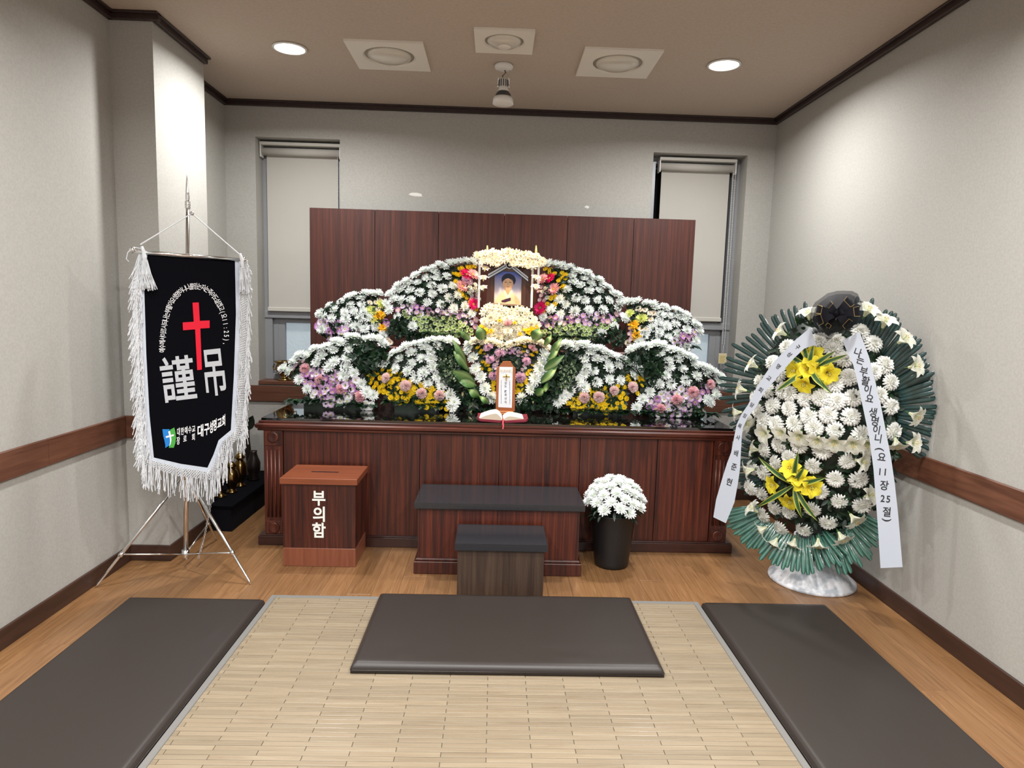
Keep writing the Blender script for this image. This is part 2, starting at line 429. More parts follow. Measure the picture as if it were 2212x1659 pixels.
# ceiling lamps
def downlight(x, y, label):
    t = thing('downlight', label, 'lamp', (x, y, CZ), 'lit recessed downlights')
    M = Matrix.Translation((x, y, 0))
    MB().lathe([(.082, CZ), (.094, CZ-.002), (.096, CZ-.007), (.084, CZ-.010), (.080, CZ-.004), (.080, CZ)], 32, M).build('rim', 'white_plastic', t, True)
    MB().lathe([(0, CZ-.0075), (.05, CZ-.0072), (.080, CZ-.004)], 32, M).build('diffuser', 'lamp_on', t, True)
downlight(-1.198, 3.947, 'lit round downlight in the ceiling on the side of the banner stand')
downlight(1.27, 3.947, 'lit round downlight in the ceiling on the side of the wreath')
def panel_lamp(x0, x1, y0, y1, label, bulb=False):
    cx, cy_ = (x0+x1)/2, (y0+y1)/2; h = (x1-x0)/2; r = h*.70
    t = thing('square_ceiling_lamp', label, 'lamp', (cx, cy_, CZ), 'square ceiling lamps')
    mb = MB(); n = 40
    sq = []
    for i in range(n):
        a = 2*PI*i/n; c, s_ = math.cos(a), math.sin(a); k = h/max(abs(c), abs(s_)); sq.append((cx+c*k, cy_+s_*k))
    ci = [(cx+r*math.cos(2*PI*i/n), cy_+r*math.sin(2*PI*i/n)) for i in range(n)]
    vs = [(x, y, CZ) for x, y in sq] + [(x, y, CZ-.012) for x, y in sq] + [(x, y, CZ-.012) for x, y in ci] + [(cx+(x-cx)*.93, cy_+(y-cy_)*.93, CZ-.004) for x, y in ci]
    fs = []
    for k in range(3):
        for i in range(n):
            j = (i+1) % n; fs.append((k*n+j, k*n+i, k*n+n+i, k*n+n+j))
    mb.add(vs, fs).build('plate', 'white_paint', t)
    M = Matrix.Translation((cx, cy_, 0))
    MB().lathe([(r*.96, CZ-.0045), (r*.96, CZ-.002), (r*.80, CZ-.001)], n, M).build('recess', 'lamp_hole', t, True)
    MB().lathe([(0, CZ-.034), (r*.3, CZ-.033), (r*.6, CZ-.027), (r*.80, CZ-.014), (r*.84, CZ-.001)], n, M).build('glass_bowl', 'lamp_glass', t, True)
    if bulb: MB().lathe([(0, CZ-.037), (r*.3, CZ-.036), (r*.34, CZ-.033)], 24, M).build('bowl_boss', 'white_paint', t, True)
panel_lamp(-.862, -.432, 3.785, 4.215, 'unlit square ceiling lamp with round glass bowl, on the banner side')
panel_lamp(-.150, .165, 3.567, 3.882, 'smallest of the unlit square ceiling lamps, in the middle', True)
panel_lamp(.447, .878, 3.765, 4.195, 'unlit square ceiling lamp with round glass bowl, on the wreath side')
# spot lamp hanging from the ceiling
sx, sY = .010, 4.085
t = thing('ceiling_spot_lamp', 'small white spot lamp on a wire bracket hanging from the ceiling above the altar', 'lamp', (sx, sY, CZ))
M = Matrix.Translation((sx, sY, 0))
MB().lathe([(.050, CZ), (.056, CZ-.008), (.052, CZ-.022), (.03, CZ-.032), (0, CZ-.033)], 24, M).build('ceiling_rose', 'white_plastic', t, True)
b = MB()
for q in (-1, 1):
    b.tube([(sx+q*.036, sY, 2.8409), (sx+q*.030, sY, 2.7988), (sx+q*.032, sY, 2.7376)], .003, 6)
    b.tube([(sx+q*.036, sY, 2.7376), (sx+q*.026, sY, 2.7376)], .009, 8)
b.build('bracket', 'chrome', t, True)
MB().tube([(sx, sY, 2.8371), (sx+.012, sY-.006, 2.8141), (sx-.008, sY, 2.7950), (sx, sY, 2.7759)], .004, 6).build('cable', 'grey_plastic', t, True)
MB().lathe([(.018, 2.7774), (.026, 2.7743), (.027, 2.7223), (.034, 2.7108), (.030, 2.7032)], 20, M).build('lamp_neck', 'white_plastic', t, True)
b = MB()
for i in range(12):
    a = 2*PI*i/12; c, s_ = math.cos(a), math.sin(a)
    b.tube([(sx+.0275*c, sY+.0275*s_, 2.7720), (sx+.0285*c, sY+.0285*s_, 2.7338)], .0028, 5)
b.build('cooling_fin', 'grey_plastic', t)
MB().lathe([(.032, 2.7085), (.042, 2.6955), (.054, 2.6687), (.050, 2.6657)], 24, M).build('heat_sink', 'grey_plastic', t, True)
MB().lathe([(.055, 2.6749), (.060, 2.6611), (.062, 2.6381), (.056, 2.6343)], 24, M).build('lamp_head', 'white_plastic', t, True)
MB().lathe([(0, 2.6359), (.054, 2.6351)], 24, M).build('lens', 'spot_on', t)

# ================================================================== ALTAR
AY = 3.821
t = thing('altar_table', 'long mahogany altar table with fluted corner post and glossy black top', 'altar', (.04, AY, 0))
ax0, ax1, ab = -1.340, 1.425, 4.80
bx('carcass', 'mahogany_dark', t, ax0+.02, ax1-.02, AY+.05, ab, .02, .70)
bd = [-1.229, -.429, .04, .52, .983, 1.318]
for a, c in zip(bd[:-1], bd[1:]):
    bx('front_panel', 'mahogany', t, a+.0022, c-.0022, AY+.028, AY+.052, .06, .70, ch=.002)
for x0, x1 in ((ax0, -1.231), (1.320, ax1)):
    p = bx('corner_post', 'mahogany', t, x0, x1, AY+.018, AY+.10, .06, .70, ch=.003)
    w = x1-x0; xc = (x0+x1)/2
    for z0, z1 in ((.60, .695), (.066, .145)): bx('post_block', 'mahogany', p, x0+.006, x1-.006, AY+.013, AY+.02, z0, z1, ch=.002)
    for zc in (.65, .105):
        b = MB(); Mr = Matrix.Translation((xc, AY+.012, zc)) @ Matrix.Rotation(PI/2, 4, 'X')
        b.lathe([(.012, .001), (.026, .005), (.032, .004), (.034, -.002)], 20, Mr); b.build('rosette', 'mahogany', p, True)
    for k in range(4):
        xx = x0 + w*(.18+.213*k); MB().tube([(xx, AY+.0175, .17), (xx, AY+.0175, .575)], .0075, 8).build('flute', 'mahogany', p, True)
b = MB(); b.box(-1.375, 1.46, AY, AY+.06, 0, .058, ch=.003); b.box(-1.370, 1.455, AY+.004, AY+.06, .058, .066, ch=.003); b.box(-1.374, -1.33, AY+.061, ab, 0, .0585, ch=.003); b.box(1.415, 1.459, AY+.061, ab, 0, .0585, ch=.003)
b.build('plinth', 'mahogany_dark', t)
bx('side_panel', 'mahogany', t, ax0, ax0+.02, AY+.1, ab, .06, .70); bx('side_panel', 'mahogany', t, ax1-.02, ax1, AY+.1, ab, .06, .70)
b = MB(); b.box(-1.372, 1.447, AY+.008, ab, .690, .708, ch=.004); b.box(-1.384, 1.459, AY-.004, ab, .705, .735, ch=.008); b.box(-1.366, 1.441, AY+.012, ab, .733, .750, ch=.004)
b.build('top_moulding', 'mahogany_flat', t)
for x0, x1 in ((-1.352, .0385), (.0405, 1.428)): bx('glass_top', 'black_glass', t, x0, x1, AY+.018, ab, .750, .765, ch=.0015)
TOP = .765
# tiered riser behind and backboard
t = thing('altar_riser', 'low mahogany riser carrying the upper row of flower banks behind the altar top', 'riser', (.04, 4.36, TOP))
bx('riser_body', 'mahogany', t, -1.19, 1.27, 4.37, 4.74, TOP, 1.135); bx('riser_top', 'mahogany_flat', t, -1.20, 1.28, 4.36, 4.74, 1.135, 1.165, ch=.005)
t = thing('altar_backboard', 'tall mahogany backboard of six vertical panels standing behind the flowers', 'backboard', (.04, 4.77, TOP))
xs = [-1.318, -.863, -.418, .043, .489, .958, 1.397]
for a, c in zip(xs[:-1], xs[1:]): bx('panel', 'mahogany_back', t, a+.0018, c-.0018, 4.75, 4.775, TOP, 2.093, ch=.002)
bx('batten', 'mahogany_dark', t, -1.31, 1.39, 4.775, 4.798, TOP, 2.085)

# kneeling bench and step
t = thing('incense_bench', 'wide wooden bench with speckled granite top standing against the altar', 'bench', (.045, 3.63, 0))
bx('body', 'mahogany', t, -.392, .480, 3.462, 3.80, .0, .362); bx('granite_top', 'granite', t, -.411, .505, 3.44, 3.815, .362, .397, ch=.002)
b = MB(); b.box(-.410, .497, 3.437, 3.80, 0, .070, ch=.004); b.box(-.402, .489, 3.446, 3.79, .068, .084, ch=.005); b.build('plinth', 'mahogany', t)
t = thing('low_step', 'small brown step block with granite top in front of the wide bench', 'step', (.055, 3.3, 0))
bx('body', 'walnut', t, -.160, .269, 3.16, 3.425, 0, .246); bx('granite_top', 'granite', t, -.174, .284, 3.145, 3.434, .246, .286, ch=.002)
# donation box
t = thing('condolence_box', 'red brown wooden condolence money box with slot and white lettering', 'box', (-.937, 3.67, 0))
bx('base_band', 'box_base', t, -1.131, -.738, 3.515, 3.80, 0, .104, ch=.002); bx('body', 'mahogany', t, -1.130, -.739, 3.517, 3.798, .104, .462)
lid = bx('lid', 'box_lid', t, -1.142, -.727, 3.505, 3.81, .462, .498, ch=.003)
bx('slot', 'dark_gap', lid, -1.01, -.86, 3.64, 3.655, .4975, .4988)
for k, ch in enumerate('부의함'):
    zc = .386 - k*.0905
    xc = -.936
    lt = MB()
    put_glyph(lt, ch, 'b', lambda x, y: Vector((xc + x*.082, 3.5155, zc + y*.090)))
    lt.build('letter', 'sign_white', t)

# ================================================================== FLOWERS: shared meshes
def lerp3(a, b, t): return tuple(a[i]*(1-t)+b[i]*t for i in range(3))
def petal(mb, az, r0, h0, elev, L, w, curl, c0, c1, prof=(.45, .9, 1.0, .75, .0), cup=0.0, twist=0):
    """a strap of quads that starts r0 from the axis and bends up (curl>0) or back"""
    d = Vector((math.cos(az), math.sin(az), 0)); sd = Vector((-math.sin(az), math.cos(az), 0))
    p = d*r0 + Vector((0, 0, h0)); e = elev; n = len(prof); vs = []; cs = []
    for k in range(n):
        wd_ = w*prof[k]*.5; tt = k/(n-1)
        dr = d*math.cos(e) + Vector((0, 0, math.sin(e))); nn = -d*math.sin(e) + Vector((0, 0, math.cos(e)))
        s2 = sd*math.cos(twist*tt) + nn*math.sin(twist*tt)
        q = p
        vs += [q - s2*wd_ + nn*cup*wd_, q + s2*wd_ + nn*cup*wd_]
        cs += [lerp3(c0, c1, min(1, tt*1.3))]*2
        p = p + dr*(L/(n-1)); e += curl/(n-1)
    mb.add(vs, [(2*k, 2*k+1, 2*k+3, 2*k+2) for k in range(n-1)], cs)
def dome(mb, r, h, z, col0, col1, n=10, rings=3):
    prof = [(r*math.cos(PI/2*k/rings), z + h*math.sin(PI/2*k/rings)) for k in range(rings)] + [(0.0, z+h)]
    vs = [(a*math.cos(2*PI*i/n), a*math.sin(2*PI*i/n), b_) for a, b_ in prof[:-1] for i in range(n)] + [(0, 0, z+h)]
    fs = []
    for k in range(rings-1):
        for i in range(n): fs.append((k*n+i, k*n+(i+1) % n, k*n+n+(i+1) % n, k*n+n+i))
    for i in range(n): fs.append(((rings-1)*n+i, (rings-1)*n+(i+1) % n, len(vs)-1))
    mb.add(vs, fs, [lerp3(col0, col1, k/max(1, rings-1)) for k in range(rings) for i in range(n)] + [col1])
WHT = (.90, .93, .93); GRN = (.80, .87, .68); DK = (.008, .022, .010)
def stem_cup(mb, r, L, col=(.03, .09, .03)):
    mb.lathe([(.10, -L), (.10, -.25), (r*.45, -.12), (r*.6, .0)], 7, None, col)
def mum_mesh(seed, c0=GRN, c1=WHT, n=(15, 14, 11, 8, 5), full=1.0, wid=.28, open_=.06):
    rr = random.Random(seed); mb = MB()
    stem_cup(mb, .5, 1.1)
    for ring, (cnt, r0, h0, el, L) in enumerate(zip(n, (.22, .20, .15, .10, .05), (.0, .05, .08, .10, .12), (.05, .38, .72, 1.02, 1.3), (.86, .80, .68, .56, .44))):
        for i in range(cnt):
            a = 2*PI*(i+.5*(ring % 2)+rr.uniform(-.22, .22))/cnt
            petal(mb, a, r0, h0, el*full-open_+rr.uniform(-.12, .12), L*rr.uniform(.88, 1.08), wid*rr.uniform(.85, 1.15), rr.uniform(.25, .75), lerp3(c0, c1, .6 if ring < 3 else .3), c1, prof=(.5, .9, 1.0, .85, .35), cup=.35, twist=rr.uniform(-.3, .3))
    dome(mb, .42, .30, .0, lerp3(c0, c1, .7), c0, 8, 2)
    return mb.mesh('chrysanthemum', 'petal', False)
def pom_mesh(seed, c1=(.93, .93, .90)):
    rr = random.Random(seed); mb = MB(); stem_cup(mb, .5, 1.0)
    dome(mb, .55, .42, .0, (.62, .62, .56), (.7, .7, .62), 10, 3)
    for ring, (cnt, r0, h0, el, L, cu) in enumerate(((19, .50, .02, -.15, .42, -.6), (18, .46, .12, .15, .40, -.6), (15, .38, .22, .45, .36, -.3), (11, .27, .30, .8, .30, .0), (8, .16, .36, 1.15, .22, .3), (5, .06, .40, 1.4, .16, .3))):
        for i in range(cnt):
            a = 2*PI*(i+.5*(ring % 2)+rr.uniform(-.2, .2))/cnt
            petal(mb, a, r0, h0, el+rr.uniform(-.12, .12), L*rr.uniform(.9, 1.12), .19, cu, lerp3(c1, (.7, .7, .6), .2), c1, prof=(.6, .95, 1.1, .85, .3), cup=.5)
    return mb.mesh('pompon_chrysanthemum', 'petal', False)
def daisy_mesh(seed, c0, c1, disc, npet=13, L=.78, layers=2, w=.30):
    rr = random.Random(seed); mb = MB(); stem_cup(mb, .35, 1.6)
    for k in range(layers):
        for i in range(npet):
            petal(mb, 2*PI*(i+.5*k+rr.uniform(-.15, .15))/npet, .22, .02+.04*k, .12+.22*k+rr.uniform(-.1, .1), L*(1-.14*k)*rr.uniform(.9, 1.08), w, .15, c0, c1, prof=(.55, 1, .95, .3), cup=.25)
    dome(mb, .27, .14, .06, disc, lerp3(disc, (.9, .8, .3), .3), 8, 2)
    return mb.mesh('daisy', 'petal')
def button_mesh(seed, rim, mid, core, h=.34):
    rr = random.Random(seed); mb = MB(); stem_cup(mb, .5, 2.0)
    for k, (r, el, L) in enumerate(((.5, .1, .48), (.45, .6, .40))):
        for i in range(12):
            petal(mb, 2*PI*(i+.5*k+rr.uniform(-.15, .15))/12, r, .04+.08*k, el, L, .32, .6, mid, rim, prof=(.8, 1, .5), cup=.4)
    dome(mb, .56, h, .05, mid, core, 10, 3)
    return mb.mesh('button_flower', 'petal', False)
def carnation_mesh(seed, c0, c1):
    rr = random.Random(seed); mb = MB(); stem_cup(mb, .45, 1.2)
    for ring, (cnt, el, L) in enumerate(((11, .05, .92), (10, .42, .84), (9, .78, .74), (7, 1.1, .66), (5, 1.38, .60))):
        for i in range(cnt):
            a = 2*PI*(i+.5*(ring % 2)+rr.uniform(-.25, .25))/cnt
            # ruffled fan petal
            d = Vector((math.cos(a), math.sin(a), 0)); sd = Vector((-math.sin(a), math.cos(a), 0))
            dr = d*math.cos(el)+Vector((0, 0, math.sin(el))); nn = -d*math.sin(el)+Vector((0, 0, math.cos(el)))
            p0 = d*.06; vs = [p0]; cs = [c0]
            for k in range(7):
                f = (k-3)/3; zz = .15*(1 if k % 2 else -1)*rr.uniform(.4, 1.4); LL = L*(1-.12*f*f)*(1-.10*(k % 2))*rr.uniform(.88, 1.08)
                vs.append(p0 + dr*LL + sd*f*.36*L + nn*zz); cs.append(lerp3(c1, (.95, .88, .9), rr.uniform(0, .5)) if k % 2 else lerp3(c1, c0, rr.uniform(0, .5)))
            mb.add(vs, [(0, k, k+1) for k in range(1, 7)], cs)
    return mb.mesh('carnation', 'petal')
def lily_mesh(seed, c0, c1, tube=.75, flare=1.05, pet=.62, anth=(.75, .45, .05)):
    """trumpet along +Z: six petals that start in a narrow throat and roll outward"""
    rr = random.Random(seed); mb = MB()
    for i in range(6):
        az = 2*PI*i/6+rr.uniform(-.08, .08); d = Vector((math.cos(az), math.sin(az), 0)); sd = Vector((-math.sin(az), math.cos(az), 0))
        wmul = 1.0 if i % 2 == 0 else .82
        rows = [(.07, -tube, .10), (.12, -tube*.55, .18), (.22, -.18, .32), (.42, .10, .46), (.72, .24, .40), (1.0*flare, .20, .20), (1.12*flare, .10, .02)]
        vs = []; cs = []
        for k, (r, z, w) in enumerate(rows):
            w *= wmul*pet/.62; tt = k/6
            c = lerp3(c0, c1, min(1, tt*1.4))
            up_ = .10*w
            vs += [d*r - sd*w + Vector((0, 0, z+up_)), d*(r+.02) + Vector((0, 0, z-.05*(k > 2))), d*r + sd*w + Vector((0, 0, z+up_))]; cs += [c, lerp3(c, c0, .35), c]
        fs = []
        for k in range(6):
            fs += [(3*k, 3*k+1, 3*k+4, 3*k+3), (3*k+1, 3*k+2, 3*k+5, 3*k+4)]
        mb.add(vs, fs, cs)
    for i in range(5):
        az = 2*PI*i/5; d = Vector((math.cos(az)*.16, math.sin(az)*.16, .32))
        mb.tube([Vector((0, 0, -.3)), d], .018, 4, (.7, .75, .4)); mb.tube([d-Vector((.04, 0, 0)), d+Vector((.04, .02, .02))], .035, 5, anth)
    mb.lathe([(.03, -tube-.35), (.05, -tube-.05), (.075, -tube)], 6, None, (.12, .25, .05))
    return mb.mesh('lily', 'petal', True)
def star_mesh(seed, c0, c1):
    rr = random.Random(seed); mb = MB(); stem_cup(mb, .3, 1.0)
    for k in range(3):
        for i in range(7):
            petal(mb, 2*PI*(i+.33*k+rr.uniform(-.2, .2))/7, .08, .04*k, .15+.42*k+rr.uniform(-.15, .15), (.95-.18*k), .42, -.25, c0, c1, prof=(.5, 1, 1.05, .6), cup=.3)
    dome(mb, .12, .15, .05, c0, (.8, .7, .25), 6, 2)
    return mb.mesh('cream_blossom', 'petal')
FL = {
 'white_chrysanthemum': [mum_mesh(i) for i in range(6)],
 'open_chrysanthemum': [mum_mesh(20+i, open_=.25, full=.8) for i in range(3)],
 'cream_chrysanthemum': [mum_mesh(30+i, (.80, .70, .45), (.90, .86, .74)) for i in range(3)],
 'pompon_chrysanthemum': [pom_mesh(i) for i in range(5)],
 'lime_chrysanthemum': [mum_mesh(40+i, (.62, .66, .12), (.78, .82, .30)) for i in range(2)],
 'purple_daisy': [daisy_mesh(i, (.62, .42, .66), c, (.62, .50, .12), 13) for i, c in enumerate(((.56, .26, .55), (.68, .42, .68), (.48, .18, .48)))],
 'lilac_daisy': [daisy_mesh(5+i, (.78, .70, .82), c, (.55, .55, .15), 14) for i, c in enumerate(((.76, .60, .78), (.70, .50, .72), (.84, .76, .87)))],
 'white_daisy': [daisy_mesh(9+i, (.80, .82, .78), (.84, .84, .86), (.42, .42, .10), 13) for i in range(2)],
 'pink_daisy': [daisy_mesh(12+i, (.80, .62, .62), c, (.68, .62, .30), 12) for i, c in enumerate(((.66, .36, .50), (.74, .48, .60)))],
 'cream_daisy': [daisy_mesh(16+i, (.80, .66, .50), (.84, .76, .66), (.40, .22, .05), 14) for i in range(2)],
 'green_button_flower': [button_mesh(i, (.74, .82, .56), (.40, .52, .16), (.20, .34, .06), .2) for i in range(3)],
 'yellow_button_flower': [button_mesh(5+i, c, (.84, .58, .01), (.74, .47, .005)) for i, c in enumerate(((.92, .70, .02), (.90, .64, .01), (.93, .75, .05)))],
 'pink_carnation': [carnation_mesh(i, (.86, .40, .46), (.95, .66, .70)) for i in range(3)],
 'pale_carnation': [carnation_mesh(5+i, (.88, .56, .55), (.95, .78, .76)) for i in range(2)],
 'lilac_carnation': [carnation_mesh(8+i, (.62, .34, .54), (.86, .64, .80)) for i in range(3)],
 'magenta_gerbera': [daisy_mesh(31+i, (.72, .01, .12), (.80, .02, .18), (.3, .02, .05), 18, .8, 3, .22) for i in range(2)],
 'pink_gerbera': [daisy_mesh(35+i, (.84, .36, .40), (.88, .46, .50), (.40, .20, .05), 18, .8, 3, .22) for i in range(2)],
 'orange_blossom': [star_mesh(40+i, (.80, .38, .01), (.90, .52, .02)) for i in range(2)],
 'cream_blossom': [star_mesh(50+i, (.80, .74, .52), (.90, .87, .74)) for i in range(3)],
 'pink_lily': [lily_mesh(60, (.75, .78, .55), (.88, .74, .70))],
 'white_lily': [lily_mesh(62+i, (.72, .74, .50), (.84, .84, .80)) for i in range(3)],
 'yellow_lily': [lily_mesh(66+i, (.80, .62, .03), (.92, .80, .05), .5, 1.0, .62, (.25, .12, .02)) for i in range(3)],
}
def flower(kind, p, n, size, parent, name=None):
    return place(name or kind, R.choice(FL[kind]), orient(p, n, size, R.uniform(0, 6.28)), parent)

def leaf(mb, base, d, nrm, L, w, c0, c1, prof=(.25, .85, 1, .65, 0), bend=0.0, fold=.2):
    d = Vector(d).normalized(); nrm = Vector(nrm); sd = d.cross(nrm).normalized(); nn = sd.cross(d).normalized()
    p = Vector(base); n = len(prof); vs = []; cs = []; ang = 0
    for k in range(n):
        dd = d*math.cos(ang) + nn*math.sin(ang); n2 = nn*math.cos(ang) - d*math.sin(ang)
        ww = w*prof[k]*.5
        vs += [p - sd*ww + n2*fold*ww, p, p + sd*ww + n2*fold*ww]; cs += [c0, c1, c0]
        p = p + dd*(L/(n-1)); ang += bend/(n-1)
    fs = []
    for k in range(n-1): fs += [(3*k, 3*k+1, 3*k+4, 3*k+3), (3*k+1, 3*k+2, 3*k+5, 3*k+4)]
    mb.add(vs, fs, cs)
def rnd_dir(fwd, spread):
    v = Vector((R.gauss(0, 1), R.gauss(0, 1), R.gauss(0, 1))).normalized()
    return (Vector(fwd) + v*spread).normalized()
LEAFC = [(.007, .024, .010), (.012, .040, .014), (.019, .055, .02), (.006, .016, .010), (.010, .030, .018)]

def inside(p, poly):
    x, y = p; c = False; n = len(poly)
    for i in range(n):
        x0, y0 = poly[i]; x1, y1 = poly[(i+1) % n]
        if (y0 > y) != (y1 > y) and x < (x1-x0)*(y-y0)/(y1-y0)+x0: c = not c
    return c
def scatter(poly, dist, nmax=400, rr=R):
    xs = [p[0] for p in poly]; ys = [p[1] for p in poly]; out = []
    for _ in range(nmax*25):
        q = (rr.uniform(min(xs), max(xs)), rr.uniform(min(ys), max(ys)))
        if inside(q, poly) and all((q[0]-a)**2+(q[1]-b_)**2 > dist*dist for a, b_ in out): out.append(q)
        if len(out) >= nmax: break
    return out
def hull(pts):
    pts = sorted(set(pts))
    def half(ps):
        h = []
        for p in ps:
            while len(h) > 1 and (h[-1][0]-h[-2][0])*(p[1]-h[-2][1]) - (h[-1][1]-h[-2][1])*(p[0]-h[-2][0]) <= 0: h.pop()
            h.append(p)
        return h
    a = half(pts); b_ = half(pts[::-1]); return a[:-1]+b_[:-1]

class Bank:
    """a bank of cut flowers on a leaning face: (Y, z) at the foot and at the top of the face"""
    def __init__(s, name, label, cat, off, sc, foot, top, base, group, depth=.15):
        s.off, s.sc, s.foot, s.top, s.base, s.depth = off, sc, foot, top, base, depth
        s.dir = Vector((0, top[0]-foot[0], top[1]-foot[1])).normalized(); s.nrm = Vector((0, -s.dir.z, s.dir.y))
        s.whites = []; s.name = name; s.label = label; s.cat = cat; s.group = group; s.t = None
        s.pts = []
    def p(s, x, y, lift=0.0):
        return on(s.off[0]+x/s.sc, s.off[1]+y/s.sc, Vector((0, s.foot[0], s.foot[1])) + s.nrm*lift, s.nrm)
    def uv(s, p): return p.x, (p - Vector((p.x, s.foot[0], s.foot[1]))).dot(s.dir)
    def begin(s, whites):
        P = [s.p(x, y) for x, y in whites]
        s.uvs = [s.uv(q) for q in P]
        xs = [u for u, v in s.uvs]; s.cx = sum(xs)/len(xs); s.hx = max(xs)-min(xs)
        s.t = thing(s.name, s.label, s.cat, (s.cx, s.foot[0]+s.depth*.5, s.base), s.group)
    def ltop(s, u):
        c = [v for a, v in s.uvs if abs(a-u) < .07]
        return max(c) if c else max(v for a, v in s.uvs)
    def n(s, q, k=1.0):
        u, v = s.uv(q); lt_ = max(s.ltop(u), .05); rel = max(0, min(1, v/lt_))
        a = math.radians(4 + 64*rel**1.7)*k; sp_ = math.radians(55)*max(-1, min(1, (u-s.cx)/(s.hx*.55)))*(.35+.65*rel)
        n = Vector((math.sin(sp_)*1.0, -math.cos(a), math.sin(a)))
        return (n + Vector((R.uniform(-.16, .16), R.uniform(-.1, .1), R.uniform(-.12, .12)))).normalized()
    def put(s, kind, pts, size, lift=.018, k=1.0, name=None, jit=.12):
        for x, y in pts:
            q = s.p(x, y, lift); q.z = max(q.z, s.base+size*.95); flower(kind, q, s.n(q, k), size*R.uniform(1-jit, 1+jit), s.t, name)
    def fill(s, kinds, poly, dist, size, lift=.014, k=.8, nmax=140):
        for x, y in scatter(poly, dist, nmax):
            q = s.p(x, y, lift+R.uniform(-.008, .010)); q.z = max(q.z, s.base+size*.95); flower(R.choice(kinds), q, s.n(q, k), size*R.uniform(.82, 1.15), s.t)
    def body(s, extra=(), nleaf=420, skirt=70, shrink=.87, leafsize=.05, basew=.33):
        pts = list(s.uvs) + [s.uv(s.p(*e)) for e in extra]
        h = hull([(round(a, 4), round(b_, 4)) for a, b_ in pts])
        cu = sum(a for a, b_ in h)/len(h); cv = sum(b_ for a, b_ in h)/len(h)
        h = [(cu+(a-cu)*shrink, max(.004, cv+(b_-cv)*shrink)) for a, b_ in h]
        F0 = Vector((0, s.foot[0], s.foot[1]))
        f0 = lambda p: Vector((p[0], 0, 0)) + F0 + s.dir*p[1] - s.nrm*.012
        f1 = lambda p: Vector((cu+(p[0]-cu)*.85, F0.y + s.depth, max(s.base+.002, (F0 + s.dir*(p[1]*.9)).z)))
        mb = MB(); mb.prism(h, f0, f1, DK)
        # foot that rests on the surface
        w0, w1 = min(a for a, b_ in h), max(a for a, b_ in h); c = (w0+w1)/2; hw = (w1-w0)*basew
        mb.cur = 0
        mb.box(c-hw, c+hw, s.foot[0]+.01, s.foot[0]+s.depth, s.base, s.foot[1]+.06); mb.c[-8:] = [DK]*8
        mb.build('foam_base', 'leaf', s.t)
        lf = MB()
        for a, b_ in scatter(h, .012, nleaf):
            q = f0((a, b_)) + s.nrm*R.uniform(.008, .022)
            leaf(lf, q, rnd_dir(s.nrm*.35+s.dir*.2, .9), s.nrm, leafsize*R.uniform(.6, 1.2), leafsize*R.uniform(.35, .55), R.choice(LEAFC), R.choice(LEAFC), bend=R.uniform(-.6, .4))
        for i in range(skirt):
            a = R.uniform(w0, w1); lo = min([b_ for (aa, b_) in h if abs(aa-a) < .15] or [0])
            lo = min(lo, .08) if abs(a-c) < hw else lo
            q = f0((a, max(lo, .015))) + s.nrm*R.uniform(0, .02)
            d = Vector((R.uniform(-.9, .9), -.75, R.uniform(-.35, .35)))
            leaf(lf, q, d, (0, -.3, 1), leafsize*R.uniform(.8, 1.5), leafsize*.5, R.choice(LEAFC), R.choice(LEAFC), bend=-.5)
        lf.v = [Vector((v.x, v.y, max(v.z, s.base+.001))) for v in lf.v]
        stuff(lf.build('foliage', 'leaf', s.t, True))
    def bush(s, poly, dist, size, cols=LEAFC, lift=0.0, name='fern_foliage', nmax=260):
        lf = MB()
        for x, y in scatter(poly, dist, nmax):
            q = s.p(x, y, lift+R.uniform(-.03, .03))
            d = rnd_dir((0, -.6, .35), .8)
            for k in range(3):
                leaf(lf, q, rnd_dir(d, .5), s.nrm, size*R.uniform(.7, 1.3), size*.4, R.choice(cols), R.choice(cols), bend=R.uniform(-.8, .2))
        lf.v = [Vector((v.x, v.y, max(v.z, s.base+.001))) for v in lf.v]
        return stuff(lf.build(name, 'leaf', s.t, True))
CA, CB = ((600, 500), 4.148), ((1080, 500), 3.95)
UF, UT = (4.44, 1.18), (4.60, 1.75)
LF, LT = (4.20, .78), (4.31, 1.30)
RT_ = 1.165
GU, GL_ = 'upper row of flower banks', 'lower row of flower banks'
WS, WS2 = .0375, .0405
# --- A upper row, outer, left
A = [(380,735),(410,765),(465,665),(505,700),(570,630),(640,590),(690,572),(745,592),(790,552),(845,558),(905,552),(655,660),(755,655),(600,720),(685,715),(770,715),(485,780),(610,782),(740,775),(815,770),(400,875),(705,855),(780,870),(870,850),(935,935),(965,650)]
k = Bank('flower_bank', 'small white and purple flower bank of the upper row, at the end nearer the banner', 'flowers', *CA, UF, UT, RT_, GU); k.begin(A); k.body([(340,880),(450,960),(960,950),(960,850)], nleaf=300)
k.put('white_chrysanthemum', A, WS)
k.put('cream_daisy', [(825,640),(880,640),(900,700),(912,618),(985,975),(1005,995)], .024)
k.put('lime_chrysanthemum', [(925,655),(855,710),(870,810),(830,700)], .034)
k.put('orange_blossom', [(900,765),(925,745),(940,865)], .034)
k.fill(['purple_daisy', 'lilac_daisy'], [(345,820),(420,800),(560,790),(600,830),(680,890),(740,880),(700,930),(520,930),(440,960),(430,900),(350,870)], 38, .030)
k.fill(['pink_daisy', 'purple_daisy'], [(950,790),(985,800),(985,860),(960,850)], 26, .018); k.fill(['white_daisy'], [(590,820),(660,810),(660,850),(600,850)], 26, .018)
